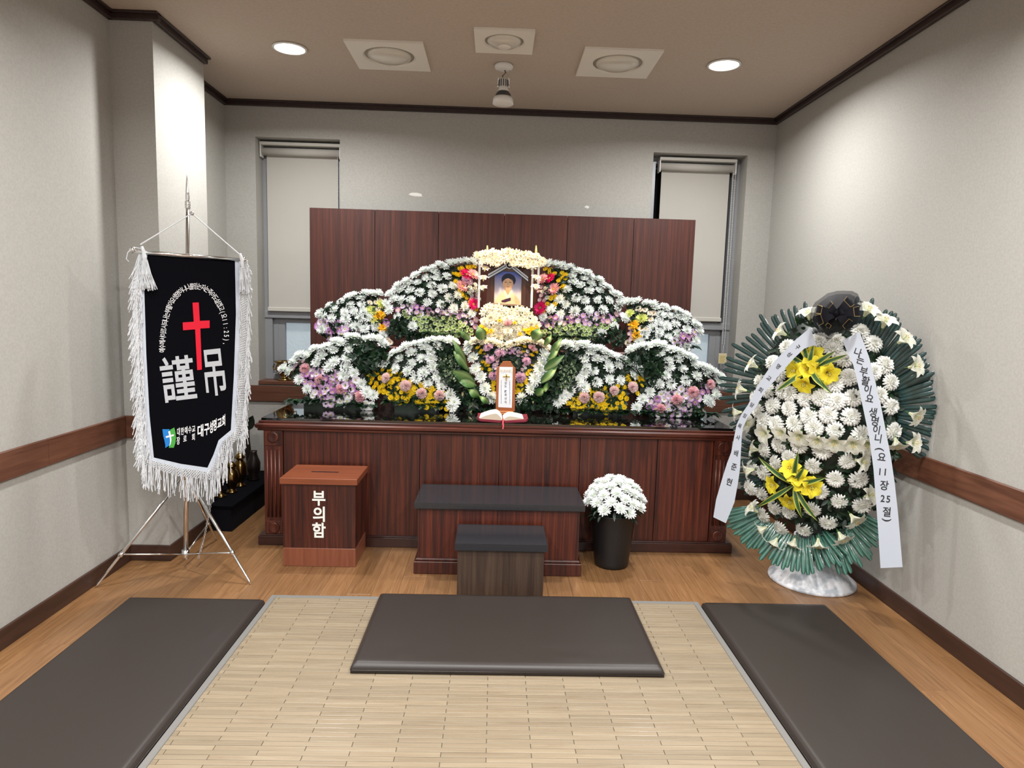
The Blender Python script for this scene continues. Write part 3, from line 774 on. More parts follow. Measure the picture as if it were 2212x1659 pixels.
# --- B upper row, tall, left
B = [(1000,560),(1060,520),(1075,485),(1150,445),(1170,470),(1235,395),(1310,352),(1345,350),(1390,330),(1450,300),(1490,320),(1540,287),(1590,280),(1640,272),(1690,268),(1745,274),(1410,365),(1250,460),(1340,420),(1430,420),(1515,405),(1100,525),(1185,530),(1380,485),(1475,515),(1275,550),(1385,560),(1040,605),(1110,615),(1195,615),(1570,490),(1535,600),(1615,575),(1340,640),(1460,655),(1580,690),(1675,670),(1740,735),(1075,765),(1210,850),(1000,705)]
k = Bank('flower_bank', 'tall white upper row flower bank next to the portrait, on the banner side', 'flowers', *CA, UF, UT, RT_, GU); k.begin(B); k.body([(1000,900),(1300,960),(1700,960),(1760,900),(1780,300)], nleaf=420)
k.put('white_chrysanthemum', B, WS)
k.put('magenta_gerbera', [(1690,388),(1755,655)], .05); k.put('pink_gerbera', [(1655,492),(1750,388)], .046); k.put('lilac_carnation', [(1710,442),(1690,430)], .038)
k.put('yellow_button_flower', [(1650,330),(1700,322),(1760,312),(1625,335),(1730,318),(1620,390),(1575,375),(1600,385),(1640,380),(1595,450),(1640,540),(1690,592),(1660,570),(1720,632),(1775,695),(1630,525)], .020, k=.6)
k.fill(['pink_daisy', 'white_daisy', 'cream_blossom'], [(1720,460),(1785,480),(1800,600),(1820,620),(1740,610),(1710,540)], 30, .019)
k.fill(['pink_daisy', 'purple_daisy', 'lilac_daisy'], [(1040,665),(1120,650),(1230,640),(1330,680),(1500,700),(1640,715),(1785,790),(1775,862),(1650,812),(1540,765),(1280,750),(1060,700)], 38, .0225)
k.fill(['green_button_flower'], [(1130,715),(1250,740),(1400,780),(1600,770),(1650,830),(1750,865),(1740,935),(1620,945),(1480,935),(1330,950),(1260,865),(1230,785),(1130,765)], 31, .0175)
k.bush([(1000,790),(1090,800),(1200,900),(1270,960),(1060,960),(1000,900)], 22, .05)
# --- F upper row, tall, right
Fp = [(375,280),(420,275),(470,280),(520,290),(560,310),(600,302),(640,330),(690,345),(750,355),(620,378),(720,402),(795,398),(850,412),(625,430),(690,460),(780,445),(880,460),(930,480),(760,505),(850,505),(960,525),(1010,545),(575,495),(650,570),(725,590),(835,585),(930,590),(1020,610),(510,580),(560,625),(640,680),(760,670),(880,670),(1000,655),(435,665),(515,705),(370,730),(1065,740),(975,810),(865,870)]
k = Bank('flower_bank', 'tall white upper row flower bank next to the portrait, on the wreath side', 'flowers', *CB, UF, UT, RT_, GU); k.begin(Fp); k.body([(350,300),(345,880),(450,930),(800,950),(1060,900)], nleaf=420)
k.put('white_chrysanthemum', Fp, WS)
k.put('magenta_gerbera', [(425,402),(345,655)], .052); k.put('pink_gerbera', [(460,495),(365,410)], .046)
k.put('yellow_button_flower', [(390,320),(430,330),(425,350),(470,360),(530,355),(545,375),(520,395),(500,420),(560,400),(530,480),(540,465),(470,555),(435,570),(405,620),(470,620),(370,690),(450,360),(560,372)], .020, k=.6)
k.fill(['pink_daisy', 'white_daisy', 'cream_blossom'], [(320,470),(380,470),(420,510),(400,600),(330,590)], 30, .019)
k.fill(['pink_daisy', 'purple_daisy', 'lilac_daisy'], [(340,800),(420,735),(480,715),(560,730),(700,718),(830,700),(900,735),(1030,685),(1045,720),(900,775),(780,795),(640,785),(480,800),(390,815)], 36, .0225)
k.fill(['green_button_flower'], [(350,850),(500,800),(640,790),(790,800),(1000,755),(985,830),(880,830),(790,925),(600,935),(450,915),(370,885)], 30, .0175)
k.bush([(800,930),(900,880),(1000,860),(1060,840),(1080,920),(1000,960),(850,960)], 22, .05)
# --- G upper row, outer, right
G = [(1060,600),(1100,600),(1135,600),(1180,590),(1250,610),(1310,620),(1330,652),(1400,640),(1415,658),(1500,672),(1530,690),(1590,712),(1375,715),(1450,720),(1510,720),(1580,752),(1355,775),(1425,805),(1500,785),(1660,788),(1690,802),(1300,822),(1590,840),(1510,870),(1360,860),(1235,880),(1435,905),(1670,930),(1190,945),(1330,930),(1590,1000),(1700,850)]
k = Bank('flower_bank', 'small white and purple flower bank of the upper row, at the end nearer the wreath', 'flowers', *CB, UF, UT, RT_, GU); k.begin(G); k.body([(1085,900),(1090,990),(1300,980),(1640,1010)], nleaf=300)
k.put('white_chrysanthemum', G, WS)
k.put('cream_daisy', [(1200,672),(1240,672),(1285,752),(1205,832),(1240,838),(1180,660),(1310,700),(1090,950),(1130,975),(1280,700)], .024)
k.put('lime_chrysanthemum', [(1110,700),(1220,742),(1200,745)], .036); k.put('orange_blossom', [(1150,795),(1160,890),(1140,800)], .036)
k.fill(['purple_daisy', 'lilac_daisy'], [(1640,850),(1690,860),(1640,900),(1600,960),(1500,980),(1465,940),(1540,890),(1600,880)], 36, .030); k.fill(['pink_daisy'], [(1090,820),(1130,830),(1130,930),(1095,920)], 28, .018)
# --- C lower row, outer, left
C = [(50,1230),(105,1248),(150,1165),(195,1108),(270,1110),(330,1052),(390,1120),(400,1050),(450,1035),(500,1065),(520,985),(570,1000),(635,945),(690,945),(705,995),(790,968),(850,960),(910,970),(940,1008),(640,1055),(345,1182),(510,1165),(620,1135),(460,1215),(615,1220),(590,1290),(682,1270),(195,1325),(265,1410),(750,1365),(795,1440),(855,1465)]
k = Bank('flower_bank', 'white and purple flower bank of the lower row, at the end nearer the banner', 'flowers', *CA, LF, LT, TOP, GL_); k.begin(C); k.body([(150,1400),(250,1560),(800,1600)], nleaf=460, skirt=110)
k.put('white_chrysanthemum', C, WS2)
k.put('pink_carnation', [(240,1225),(370,1320),(555,1415),(740,1482)], .040)
k.fill(['purple_daisy', 'lilac_daisy', 'purple_daisy'], [(220,1290),(330,1232),(460,1230),(560,1300),(700,1330),(720,1440),(640,1505),(500,1565),(400,1545),(330,1450),(240,1380)], 40, .0265)
k.fill(['lilac_daisy', 'pink_daisy'], [(140,1160),(230,1160),(220,1200),(140,1230)], 36, .022)
k.put('white_daisy', [(430,1515),(510,1522),(560,1525),(770,1572),(800,1585),(830,1578),(315,1470),(280,1250),(320,1285),(640,1480),(620,1520),(790,1540),(840,1550)], .023)
k.bush([(690,1010),(800,1000),(940,1030),(1000,1090),(960,1160),(880,1260),(800,1330),(740,1240),(690,1120)], 17, .055); k.fill(['pink_daisy'], [(740,1010),(900,1000),(900,1030),(760,1030)], 26, .012, k=.9)
# --- D lower row, inner, left
D = [(1040,1090),(1100,1065),(1150,1030),(1200,1085),(1230,1010),(1290,1000),(1310,1040),(1350,980),(1400,975),(1440,1030),(1460,970),(1500,983),(1545,983),(1585,992),(1370,1075),(985,1140),(1090,1145),(1290,1140),(1375,1135),(900,1190),(965,1190),(1055,1230),(1200,1185),(1165,1250),(1385,1212),(1310,1265),(1240,1315),(1430,1305),(1345,1360),(1465,1385),(1540,1460),(1580,1530),(1560,1580)]
k = Bank('flower_bank', 'white and yellow flower bank of the lower row, on the banner side of the heart', 'flowers', *CA, LF, LT, TOP, GL_); k.begin(D); k.body([(950,1560),(1500,1600)], nleaf=460, skirt=90)
k.put('white_chrysanthemum', D, WS2)
k.fill(['yellow_button_flower'], [(815,1290),(880,1225),(990,1235),(1100,1260),(1095,1330),(1240,1350),(1330,1385),(1480,1430),(1545,1500),(1525,1595),(1330,1575),(1200,1505),(1080,1545),(950,1465),(850,1425)], 37, .0205)
k.put('pale_carnation', [(965,1312),(1145,1382),(1290,1452),(1450,1468)], .040, .03)
k.bush([(1430,1060),(1560,1030),(1620,1100),(1650,1250),(1600,1400),(1520,1420),(1450,1250)], 20, .05)
LG = [(.10, .17, .09), (.20, .28, .16), (.30, .38, .24), (.06, .10, .05)]
k.bush([(1450,1130),(1560,1110),(1610,1180),(1600,1330),(1530,1370),(1490,1300),(1450,1200)], 11, .018, LG, .02, 'pale_filler_foliage', 200)
# --- H lower row, inner, right
Hp = [(550,960),(600,970),(640,1000),(685,960),(730,972),(760,1000),(805,1000),(850,1005),(770,1030),(900,1030),(945,1050),(830,1090),(905,1090),(720,1090),(1010,1080),(1060,1100),(1110,1140),(1150,1160),(1190,1180),(1010,1142),(930,1160),(735,1160),(800,1195),(720,1222),(670,1280),(830,1290),(935,1265),(1030,1270),(720,1330),(1140,1225),(600,1360),(560,1400),(530,1425),(500,1455)]
k = Bank('flower_bank', 'white and yellow flower bank of the lower row, on the wreath side of the heart', 'flowers', *CB, LF, LT, TOP, GL_); k.begin(Hp); k.body([(480,1480),(600,1560),(1050,1580)], nleaf=460, skirt=90)
k.put('white_chrysanthemum', Hp, WS2)
k.fill(['yellow_button_flower'], [(555,1470),(680,1375),(780,1335),(900,1340),(1050,1310),(1085,1400),(1065,1500),(900,1550),(780,1525),(640,1515)], 36, .0205)
k.put('yellow_button_flower', [(1090,1240),(1200,1200),(1210,1240),(1190,1270),(1215,1262),(1100,1270),(1150,1300),(1170,1380),(1210,1310),(1060,1325),(1085,1262),(1180,1245)], .020)
k.put('pale_carnation', [(975,1357),(845,1412),(720,1417),(1135,1327)], .040, .03)
k.bush([(500,1050),(620,1060),(690,1160),(640,1260),(560,1360),(470,1420),(440,1250)], 20, .05)
k.bush([(510,1090),(600,1090),(650,1180),(610,1280),(560,1350),(500,1350),(520,1220)], 11, .018, LG, .02, 'pale_filler_foliage', 200)
# --- I lower row, outer, right
I = [(1120,1010),(1160,990),(1210,975),(1270,980),(1330,962),(1390,970),(1420,1000),(1370,1042),(1470,1010),(1520,1022),(1560,1050),(1600,1060),(1640,1085),(1520,1092),(1440,1102),(1660,1142),(1720,1152),(1780,1172),(1830,1202),(1885,1240),(1450,1162),(1560,1177),(1415,1222),(1680,1232),(1760,1212),(1875,1292),(1360,1302),(1460,1307),(1580,1277),(1280,1372),(1220,1432),(1170,1502),(1770,1432),(1840,1392),(1790,1452)]
k = Bank('flower_bank', 'white and purple flower bank of the lower row, at the end nearer the wreath', 'flowers', *CB, LF, LT, TOP, GL_); k.begin(I); k.body([(1250,1580),(1750,1600),(1850,1450)], nleaf=460, skirt=110)
k.put('white_chrysanthemum', I, WS2)
k.put('pink_carnation', [(1800,1302),(1650,1372),(1510,1442),(1370,1512),(1850,1280)][:4], .040, .025)
k.fill(['purple_daisy', 'lilac_daisy', 'lilac_daisy'], [(1380,1370),(1480,1345),(1620,1340),(1700,1380),(1690,1440),(1700,1530),(1560,1580),(1400,1550),(1270,1510),(1260,1450),(1360,1420)], 38, .0255); k.fill(['lilac_daisy', 'purple_daisy'], [(1710,1310),(1790,1330),(1780,1400),(1710,1370)], 34, .022)
k.put('white_daisy', [(1375,1390),(1400,1435),(1455,1440),(1510,1385),(1350,1590),(1520,1570),(1550,1440),(1340,1425)], .024)
k.bush([(1060,1060),(1330,1050),(1380,1200),(1300,1330),(1220,1260),(1100,1150)], 17, .055)
# --- E the heart with variegated leaves
CE = ((1000, 720), 7.9)
Ee = [(130,170),(100,290),(180,420),(220,610),(310,750),(380,940),(500,1100),(200,130),(280,122),(355,148),(430,140),(500,152),(560,165),(620,190),(690,218),(740,225),(800,195),(860,175),(930,150),(1000,140),(1060,122),(1130,130),(1200,140),(1280,152),(1350,182),(1420,230),(1390,370),(1350,500),(1310,620),(1230,770),(1160,950),(1000,1110)]
k = Bank('flower_heart', 'heart of white, yellow and lilac flowers behind the wooden tablet', 'flowers', *CE, (4.24, .785), (4.31, 1.25), TOP, None, .09); k.begin(Ee); k.body([(450,1180),(1050,1180)], nleaf=300, skirt=60, basew=.2)
k.bush([(-330,700),(-40,560),(120,850),(330,1120),(420,1300),(-260,1290)], 38, .055, lift=-.015)
k.bush([(1080,1120),(1350,800),(1560,640),(1700,760),(1660,1300),(980,1330),(1000,1180)], 38, .055, lift=-.015)
k.put('white_chrysanthemum', Ee[:7]+Ee[26:], .047); k.put('cream_chrysanthemum', Ee[7:26], .036, k=.9)
k.put('yellow_button_flower', [(310,190),(270,240),(320,300),(350,350),(300,330),(250,250),(560,200),(610,220),(660,200),(920,200),(960,190),(1050,230),(1030,310),(1200,310),(1250,320),(1180,370),(340,490),(400,500),(360,560),(430,540),(450,620),(480,690),(330,600),(525,810),(530,860),(520,940),(525,1010),(500,900),(1190,540),(1220,480),(1130,650),(1100,690),(1160,640),(1070,780),(1080,850),(1000,880),(930,880),(930,950),(960,1000),(1030,970),(1060,800),(910,1000)], .0165)
k.put('lilac_carnation', [(430,235),(640,330),(465,450),(1090,475),(985,750),(525,720)], .038, .02); k.put('pink_carnation', [(1190,245)], .036)
k.fill(['pink_daisy', 'lilac_daisy', 'purple_daisy'], [(720,270),(800,250),(1000,270),(1150,330),(1120,380),(960,390),(850,350),(740,330)], 48, .016); k.fill(['pink_daisy', 'lilac_daisy'], [(350,380),(420,350),(600,400),(580,660),(520,660),(540,500),(440,420)], 46, .015); k.fill(['white_daisy', 'pink_daisy'], [(960,560),(1040,540),(1100,600),(1010,640)], 44, .014)
E3 = lambda x, y, l: on(960+x/3.95, 520+y/3.95, Vector((0, 4.24, .785))+k.nrm*l, k.nrm)
LC0, LC1 = (.030, .095, .022), (.26, .36, .14)
def bigleaf(pb, pt, w, lift=.01, bend=.5, c0=LC0, c1=LC1):
    a, b_ = E3(*pb, lift), E3(*pt, lift+.03)
    mb = MB(); d = b_-a
    sd = d.normalized().cross(k.nrm).normalized(); sd = (sd + k.nrm*R.uniform(-.75, .75)).normalized(); n = 9; vs = []; cs = []
    prof = (.18, .52, .82, 1, .92, .72, .45, .2, .0)
    for i in range(n):
        t_ = i/(n-1); q = a + d*t_ + k.nrm*(bend*.12*math.sin(PI*t_))
        ww = w*prof[i]*.5
        for j in (-1, -.45, 0, .45, 1): vs.append(q + sd*ww*j + k.nrm*abs(j)*ww*.25); cs.append(c0 if abs(j) == 1 else (c1 if j == .45 else ((.14, .24, .07) if j == 0 else (.06, .16, .04))))
    fs = [(i*5+j, i*5+j+1, i*5+j+6, i*5+j+5) for i in range(n-1) for j in range(4)]
    mb.add(vs, fs, cs); mb.build('variegated_leaf', 'leaf', k.t, True)
for pb, pt, w in (((330,860),(285,722),.085), ((225,860),(125,765),.05), ((190,1060),(65,830),.05), ((205,1110),(62,920),.05), ((262,1210),(35,1100),.085), ((275,1240),(95,1185),.06), ((300,1330),(195,1265),.06), ((385,1390),(290,1320),.05),
                  ((760,860),(812,742),.085), ((850,905),(914,798),.05), ((900,965),(1004,826),.05), ((868,1040),(987,908),.05), ((835,1110),(1034,970),.06), ((812,1220),(976,1060),.062), ((770,1320),(855,1258),.06), ((840,1250),(893,1262),.06)):
    bigleaf(pb, pt, w)
# --- J garland round the portrait
CJ = ((990, 540), 8.295)
k = Bank('portrait_garland', 'garland of cream blossoms on white posts around the framed portrait', 'flowers', *CJ, (4.42, 1.18), (4.46, 1.75), RT_, None, .10)
Jm = [(380,1240),(600,1215),(1000,1230),(1370,1260),(1400,1480),(450,1480),(900,1600),(1300,1560)]
k.begin(Jm); k.body([(430,1050),(1320,1060)], nleaf=200, skirt=20, shrink=.85)
tp = [(310,90),(450,60),(600,25),(760,50),(950,15),(1100,60),(1420,95),(1525,200),(1470,310),(1290,290),(1150,280),(1010,250),(850,190),(700,240),(560,265),(400,235)]
def ring_fill(kinds, poly, dist, size, lift, kk=.5):
    for x, y in scatter(poly, dist, 90):
        q = k.p(x, y, lift); flower(R.choice(kinds), q, Vector((R.uniform(-.5, .5), -1, R.uniform(-.1, .6))), size*R.uniform(.85, 1.15), k.t)
ring_fill(['cream_blossom', 'cream_chrysanthemum'], tp, 66, .028, .045)
ring_fill(['cream_blossom'], [(430,1030),(560,1000),(700,1035),(900,1045),(1250,1080),(1330,1150),(1250,1190),(700,1180),(430,1130)], 72, .029, .045)
ring_fill(['cream_chrysanthemum', 'cream_chrysanthemum', 'cream_blossom'], [(380,1240),(600,1205),(1000,1230),(1380,1260),(1410,1360),(1200,1420),(1150,1560),(800,1600),(560,1550),(520,1440),(400,1330)], 80, .032, .06)
ring_fill(['yellow_button_flower'], [(1190,1430),(1420,1365),(1410,1470),(1260,1510)], 42, .017, .075); ring_fill(['yellow_button_flower'], [(375,1350),(500,1400),(530,1490),(420,1460)], 42, .017, .075)
k.put('pink_carnation', [(890,1300)], .030, .085); k.put('cream_chrysanthemum', [(890,1450)], .040, .085); k.put('orange_blossom', [(740,1270),(1010,1310),(1105,1505),(590,1455)], .017, .09)
for x, y, a in ((480,330,20),(450,500,0),(440,680,-15),(1390,490,10),(1385,660,5)):
    q = k.p(x, y, .045); flower('pink_lily', q, Vector((math.sin(math.radians(a))*.6, -.45, .8)), .030, k.t)
for x, z0 in ((365,.0),(1310,.0),(1430,.0)):
    q0, q1 = k.p(x, 1040 if x < 1400 else 620, -.01), k.p(x, 255 if x < 1400 else 260, -.01)
    bx('post', 'post_white', k.t, q0.x-.007, q0.x+.007, q0.y-.004, q0.y+.012, q0.z, q1.z, ch=.002)
for x, y in ((520,-80),(1395,-80)):
    q = k.p(x, 200, -.005); q1 = k.p(x, y, -.005)
    MB().tube([q, q.lerp(q1, .6), q1], [.005, .009, .004], 8, (.42, .44, .20)).build('flower_bud', 'leaf', k.t, True)

# framed portrait
F_ = lambda x, y, dy=0: onY(990+x/8.295, 540+y/8.295, 4.455+dy)
t = thing('framed_portrait', 'dark brown framed photograph of a woman in a cream blouse with mourning ribbons', 'portrait', F_(870, 1020))
o_ = [F_(*q) for q in ((500,1000),(1275,1045),(1283,300),(545,262))]; i_ = [F_(*q) for q in ((640,945),(1125,985),(1135,400),(655,375))]
b = MB(); d_ = Vector((0, .03, 0)); f_ = Vector((0, -.012, 0))
vs = o_ + i_ + [v+d_ for v in o_] + [a*.5+c*.5+f_ for a, c in zip(o_, i_)]
b.add(vs, [(i, (i+1) % 4, 12+(i+1) % 4, 12+i) for i in range(4)] + [(12+i, 12+(i+1) % 4, 4+(i+1) % 4, 4+i) for i in range(4)] + [(i, 8+i, 8+(i+1) % 4, (i+1) % 4) for i in range(4)] + [(11, 10, 9, 8)])
b.build('frame', 'frame_wood', t)
def ell(s_, t_, a, b_, ra, rb): return ((s_-a)/ra)**2 + ((t_-b_)/rb)**2
def photo(s_, t_):
    """printed picture: s across, t upward"""
    c = lerp3((.62, .56, .60), (.10, .14, .46), max(0, min(1, (t_-.32)/.6)))
    if t_ < .40 - .9*abs(s_-.5)**2*1.6 and abs(s_-.5) < .46:
        c = (.80, .57, .36)
        if ell(s_, t_, .86, .18, .10, .22) < 1: c = (.66, .44, .26)
    if abs(s_-.5) < .12 and .30 < t_ < .50: c = (.62, .36, .20)
    v = abs(s_-.5) - (t_-.17)*.55
    if .17 < t_ < .42 and abs(v) < .045: c = (.88, .76, .58)
    elif .17 < t_ < .40 and v < -.045: c = (.60, .34, .19) if t_ > .26 else (.84, .66, .44)
    if ell(s_, t_, .52, .745, .265, .20) < 1: c = (.018, .018, .045)
    if ell(s_, t_, .50, .63, .195, .205) < 1:
        c = (.74, .47, .29)
        if t_ > .70 and ell(s_, t_, .50, .60, .20, .19) > 1: c = (.018, .018, .045)
        for e in (.415, .575):
            if ell(s_, t_, e, .665, .055, .013) < 1: c = (.12, .06, .05)
            if ell(s_, t_, e, .71, .065, .010) < 1: c = (.34, .20, .14)
        if ell(s_, t_, .497, .595, .045, .018) < 1 or (abs(s_-.49) < .014 and .60 < t_ < .67): c = (.62, .36, .22)
        if ell(s_, t_, .495, .535, .075, .013) < 1: c = (.50, .17, .13)
        if s_ > .63: c = lerp3(c, (.55, .33, .20), .5)
    if t_ < .20 and t_ > .03 and abs((t_-.04) - (s_-.28)*.36) < .055 and .27 < s_ < .62: c = (.055, .02, .045)
    if t_ < .015 or s_ < .012 or s_ > .988: c = (.75, .60, .42)
    return c
b = MB(); nu, nv = 64, 80
for j in range(nv+1):
    for i in range(nu+1):
        s_, t_ = i/nu, j/nv
        b.v.append(i_[0].lerp(i_[1], s_).lerp(i_[3].lerp(i_[2], s_), t_) + Vector((0, .006, 0))); b.c.append(photo(s_, t_))
b.f = [(j*(nu+1)+i, j*(nu+1)+i+1, (j+1)*(nu+1)+i+1, (j+1)*(nu+1)+i) for j in range(nv) for i in range(nu)]; b.mi = [0]*len(b.f)
b.build('photograph', 'photo_print', t)
for q0, q1, qa in (((915,250),(535,470),0), ((915,250),(1250,520),0)):
    for k2, (o0, o1, mt) in enumerate(((-38,-6,'satin_white'),(-6,10,'ink'),(10,42,'satin_white'),(42,56,'ink'))):
        b = MB(); b.add([F_(q0[0], q0[1]+o0, -.015-.0006*k2), F_(q0[0], q0[1]+o1, -.015-.0006*k2), F_(q1[0], q1[1]+o1, -.015-.0006*k2), F_(q1[0], q1[1]+o0, -.015-.0006*k2)], [(0, 1, 2, 3)])
        b.build('mourning_ribbon', mt, t)
Mr = Matrix.Translation(F_(918, 270, -.02)) @ Matrix.Rotation(PI/2, 4, 'X')
MB().lathe([(.013, .004), (.0225, .006), (.025, 0), (.025, -.004)], 24, Mr).build('roundel', 'satin_white', t, True); MB().lathe([(.0135, .0045), (.019, .0068), (.0195, .0062)], 24, Mr).build('roundel_ring', 'ink', t, True); MB().lathe([(0, .008), (.010, .006), (.0135, .003)], 24, Mr).build('roundel_boss', 'chrome', t, True)

# memorial tablet
TY = 4.16
TP = lambda x, y, dy=0: onY(1000+x/7.9, 720+y/7.9, TY+dy)
t = thing('memorial_tablet', 'slim orange wood memorial tablet with white paper and small cross', 'tablet', (.075, TY, TOP))
pc = TP(735, 1300)
bx('base', 'tablet_wood', t, pc.x-.052, pc.x+.052, TY-.025, TY+.035, TOP, TOP+.012, ch=.002); bx('base_step', 'tablet_wood', t, pc.x-.046, pc.x+.046, TY-.018, TY+.028, TOP+.012, TOP+.022, ch=.002)
o_ = [TP(*q) for q in ((560,1300),(885,1300),(897,590),(858,560),(815,480),(685,480),(625,560),(575,590))]
for v in o_[:2]: v.z = TOP+.022
MB().prism(o_, lambda v: v+Vector((0, -.003, 0)), lambda v: v+Vector((0, .018, 0))).build('board', 'tablet_wood', t)
pp = [TP(*q, -.004) for q in ((602,1260),(835,1272),(852,575),(622,572))]
MB().add(pp, [(0, 1, 2, 3)]).build('paper', 'paper', t)
g = MB()
for k2, ch in enumerate('성도 故최선숙'):
    if ch == ' ': continue
    y = (850, 905, 0, 992, 1052, 1115, 1175)[k2]
    put_glyph(g, ch, 'r', lambda x, yy: TP(728+x*46, y-yy*50, -.0048))
g.build('lettering', 'ink', t)
g = MB(); rr = random.Random(3)
for xc in (652, 800):
    for k2 in range(22):
        y = 800+k2*18.5+ (0 if xc < 700 else 10); w = rr.uniform(4, 7)
        g.add([TP(xc-w, y, -.0046), TP(xc+w, y, -.0046), TP(xc+w, y+rr.uniform(6, 11), -.0046), TP(xc-w, y+9, -.0046)], [(3, 2, 1, 0)])
g.build('fine_print', 'ink', t)
g = MB()
for r_ in (0, 1):
    for k2 in range(9 - 1*r_):
        a = TP(640+k2*24, 640+(k2 % 3)*9 - r_*22, -.0046); g.tube([a, TP(652+k2*24, 668-(k2 % 2)*14 - r_*24, -.0046), TP(662+k2*24, 640+(k2 % 2)*12 - r_*20, -.0046)], .0007, 4)
g.build('script_line', 'gold', t)
g = MB()
for a, c in (((728,690),(752,810)), ((683,722),(800,745))):
    p0, p1 = TP(a[0], c[1]), TP(c[0], a[1]); g.box(p0.x, p1.x, TY-.010, TY-.0045, p0.z, p1.z, ch=.001)
g.build('cross', 'gold', t)

# open bible
t = thing('open_bible', 'open bible in burgundy cover lying at the front of the altar top', 'book', (.055, 3.94, TOP))
bcx, y0, y1 = .055, 3.845, 4.03
cv = MB()
def rr_poly(x0, x1, ya, yb, r, n=5):
    P = []
    for cx_, cy_, a0 in ((x1-r, ya+r, -PI/2), (x1-r, yb-r, 0), (x0+r, yb-r, PI/2), (x0+r, ya+r, PI)):
        for i in range(n+1):
            a = a0+PI/2*i/n; P.append((cx_+r*math.cos(a), cy_+r*math.sin(a)))
    return P
for sgn in (-1, 1):
    x0, x1 = (bcx-.150, bcx-.002) if sgn < 0 else (bcx+.002, bcx+.150)
    P = rr_poly(x0, x1, y0, y1, .018)
    rise = lambda p: .016*min(1, max(0, (abs(p[0]-bcx)-.10)/.05))**2
    n = len(P); vs = [(p[0], p[1], TOP+.001+rise(p)) for p in P] + [(p[0], p[1], TOP+.014+rise(p)) for p in P]
    cv.add(vs, [tuple(range(n-1, -1, -1)), tuple(range(n, 2*n))] + [(i, (i+1) % n, n+(i+1) % n, n+i) for i in range(n)])
cv.build('cover', 'burgundy', t)
for sgn, hh in ((-1, .036), (1, .022)):
    pg = MB(); N = 14; ya, yb = y0+.010, y1-.008
    prof = []
    for i in range(N+1):
        u = i/N; z = TOP+.014+hh*(1-(1-min(1, u*3.2))**2)*(1-.85*max(0, (u-.25)/.75)**1.6) + .004
        prof.append((bcx+sgn*(.003+u*.135), z))
    vs = [(x, y, z) for y in (ya, yb) for x, z in prof] + [(x, y, TOP+.0135) for y in (ya, yb) for x, z in prof]
    A1, B1, A0, B0 = 0, N+1, 2*(N+1), 3*(N+1)
    pg.cur = 0; pg.add(vs, [(A1+i, A1+i+1, B1+i+1, B1+i) if sgn > 0 else (A1+i+1, A1+i, B1+i, B1+i+1) for i in range(N)])
    b0 = 0; pg.cur = 1; side = [(A0+i, A0+i+1, A1+i+1, A1+i) for i in range(N)] + [(B0+i, B0+i+1, B1+i+1, B1+i) for i in range(N)] + [(A0+N, B0+N, B1+N, A1+N), (A0, B0, B1, A1)]
    pg.f += side; pg.mi += [1]*len(side)
    po = pg.build('page_block', ['page', 'page_edge'], t)
    pr = MB()
    for c0_, c1_ in ((.28, .55), (.60, .90)):
        for ln in range(9):
            yy = yb-.020-ln*.017
            ia = c0_*N; ib = c1_*N
            pt = lambda f: (lambda i, fr: (prof[i][0]*(1-fr)+prof[min(N, i+1)][0]*fr, prof[i][1]*(1-fr)+prof[min(N, i+1)][1]*fr))(int(f), f-int(f))
            steps = [ia+(ib-ia)*q/4 for q in range(5)]
            vv = [(pt(f)[0], yy+dy, pt(f)[1]+.0006) for dy in (0, .009) for f in steps]
            pr.add(vv, [(q, q+1, q+6, q+5) for q in range(4)])
    pr.build('printed_lines', 'page_print', po)
rb = MB(); pts = [(bcx+.004, y0+.03, TOP+.022), (bcx+.004, y0+.004, TOP+.018), (bcx+.002, y0-.012, TOP+.004), (bcx+.004, 3.812, .752), (bcx+.002, 3.808, .735)]
vs = [(x+q*.004, y, z) for x, y, z in pts for q in (-1, 1)]
rb.add(vs, [(2*i, 2*i+1, 2*i+3, 2*i+2) for i in range(4)]); rb.build('marker_ribbon', 'red_ribbon', t)

# black bucket of chrysanthemums
vx, vy = .694, 3.625
t = thing('flower_bucket', 'tall black plastic bucket full of white chrysanthemums on the floor beside the bench', 'bucket', (vx, vy, 0))
Mv = Matrix.Translation((vx, vy, 0))
MB().lathe([(.086, 0), (.094, .004), (.098, .03), (.112, .17), (.127, .305), (.131, .312), (.126, .312), (.118, .28), (.0, .27)], 40, Mv).build('bucket', 'black_plastic', t, True)
for k2 in range(46):
    ph = k2*2.39996; zz = 1-(k2+.5)/46*.93; rad = math.sqrt(max(0, 1-zz*zz))
    d = Vector((rad*math.cos(ph), rad*math.sin(ph), zz))
    q = Vector((vx+.005+d.x*.155, vy+d.y*.165, .335+d.z*.165))
    flower('white_chrysanthemum', q, Vector((d.x*.7, d.y*.7-.2, d.z+.45)), .037, t)
lf = MB()
for k2 in range(170):
    a = R.uniform(0, 2*PI); rad = R.uniform(.04, .15); q = Vector((vx+rad*math.cos(a), vy+rad*math.sin(a), R.uniform(.30, .37)))
    leaf(lf, q, Vector((math.cos(a), math.sin(a), R.uniform(-.9, .3))), (0, 0, 1), R.uniform(.03, .06), .016, R.choice(LEAFC), R.choice(LEAFC), bend=-.5)
stuff(lf.build('foliage', 'leaf', t, True))

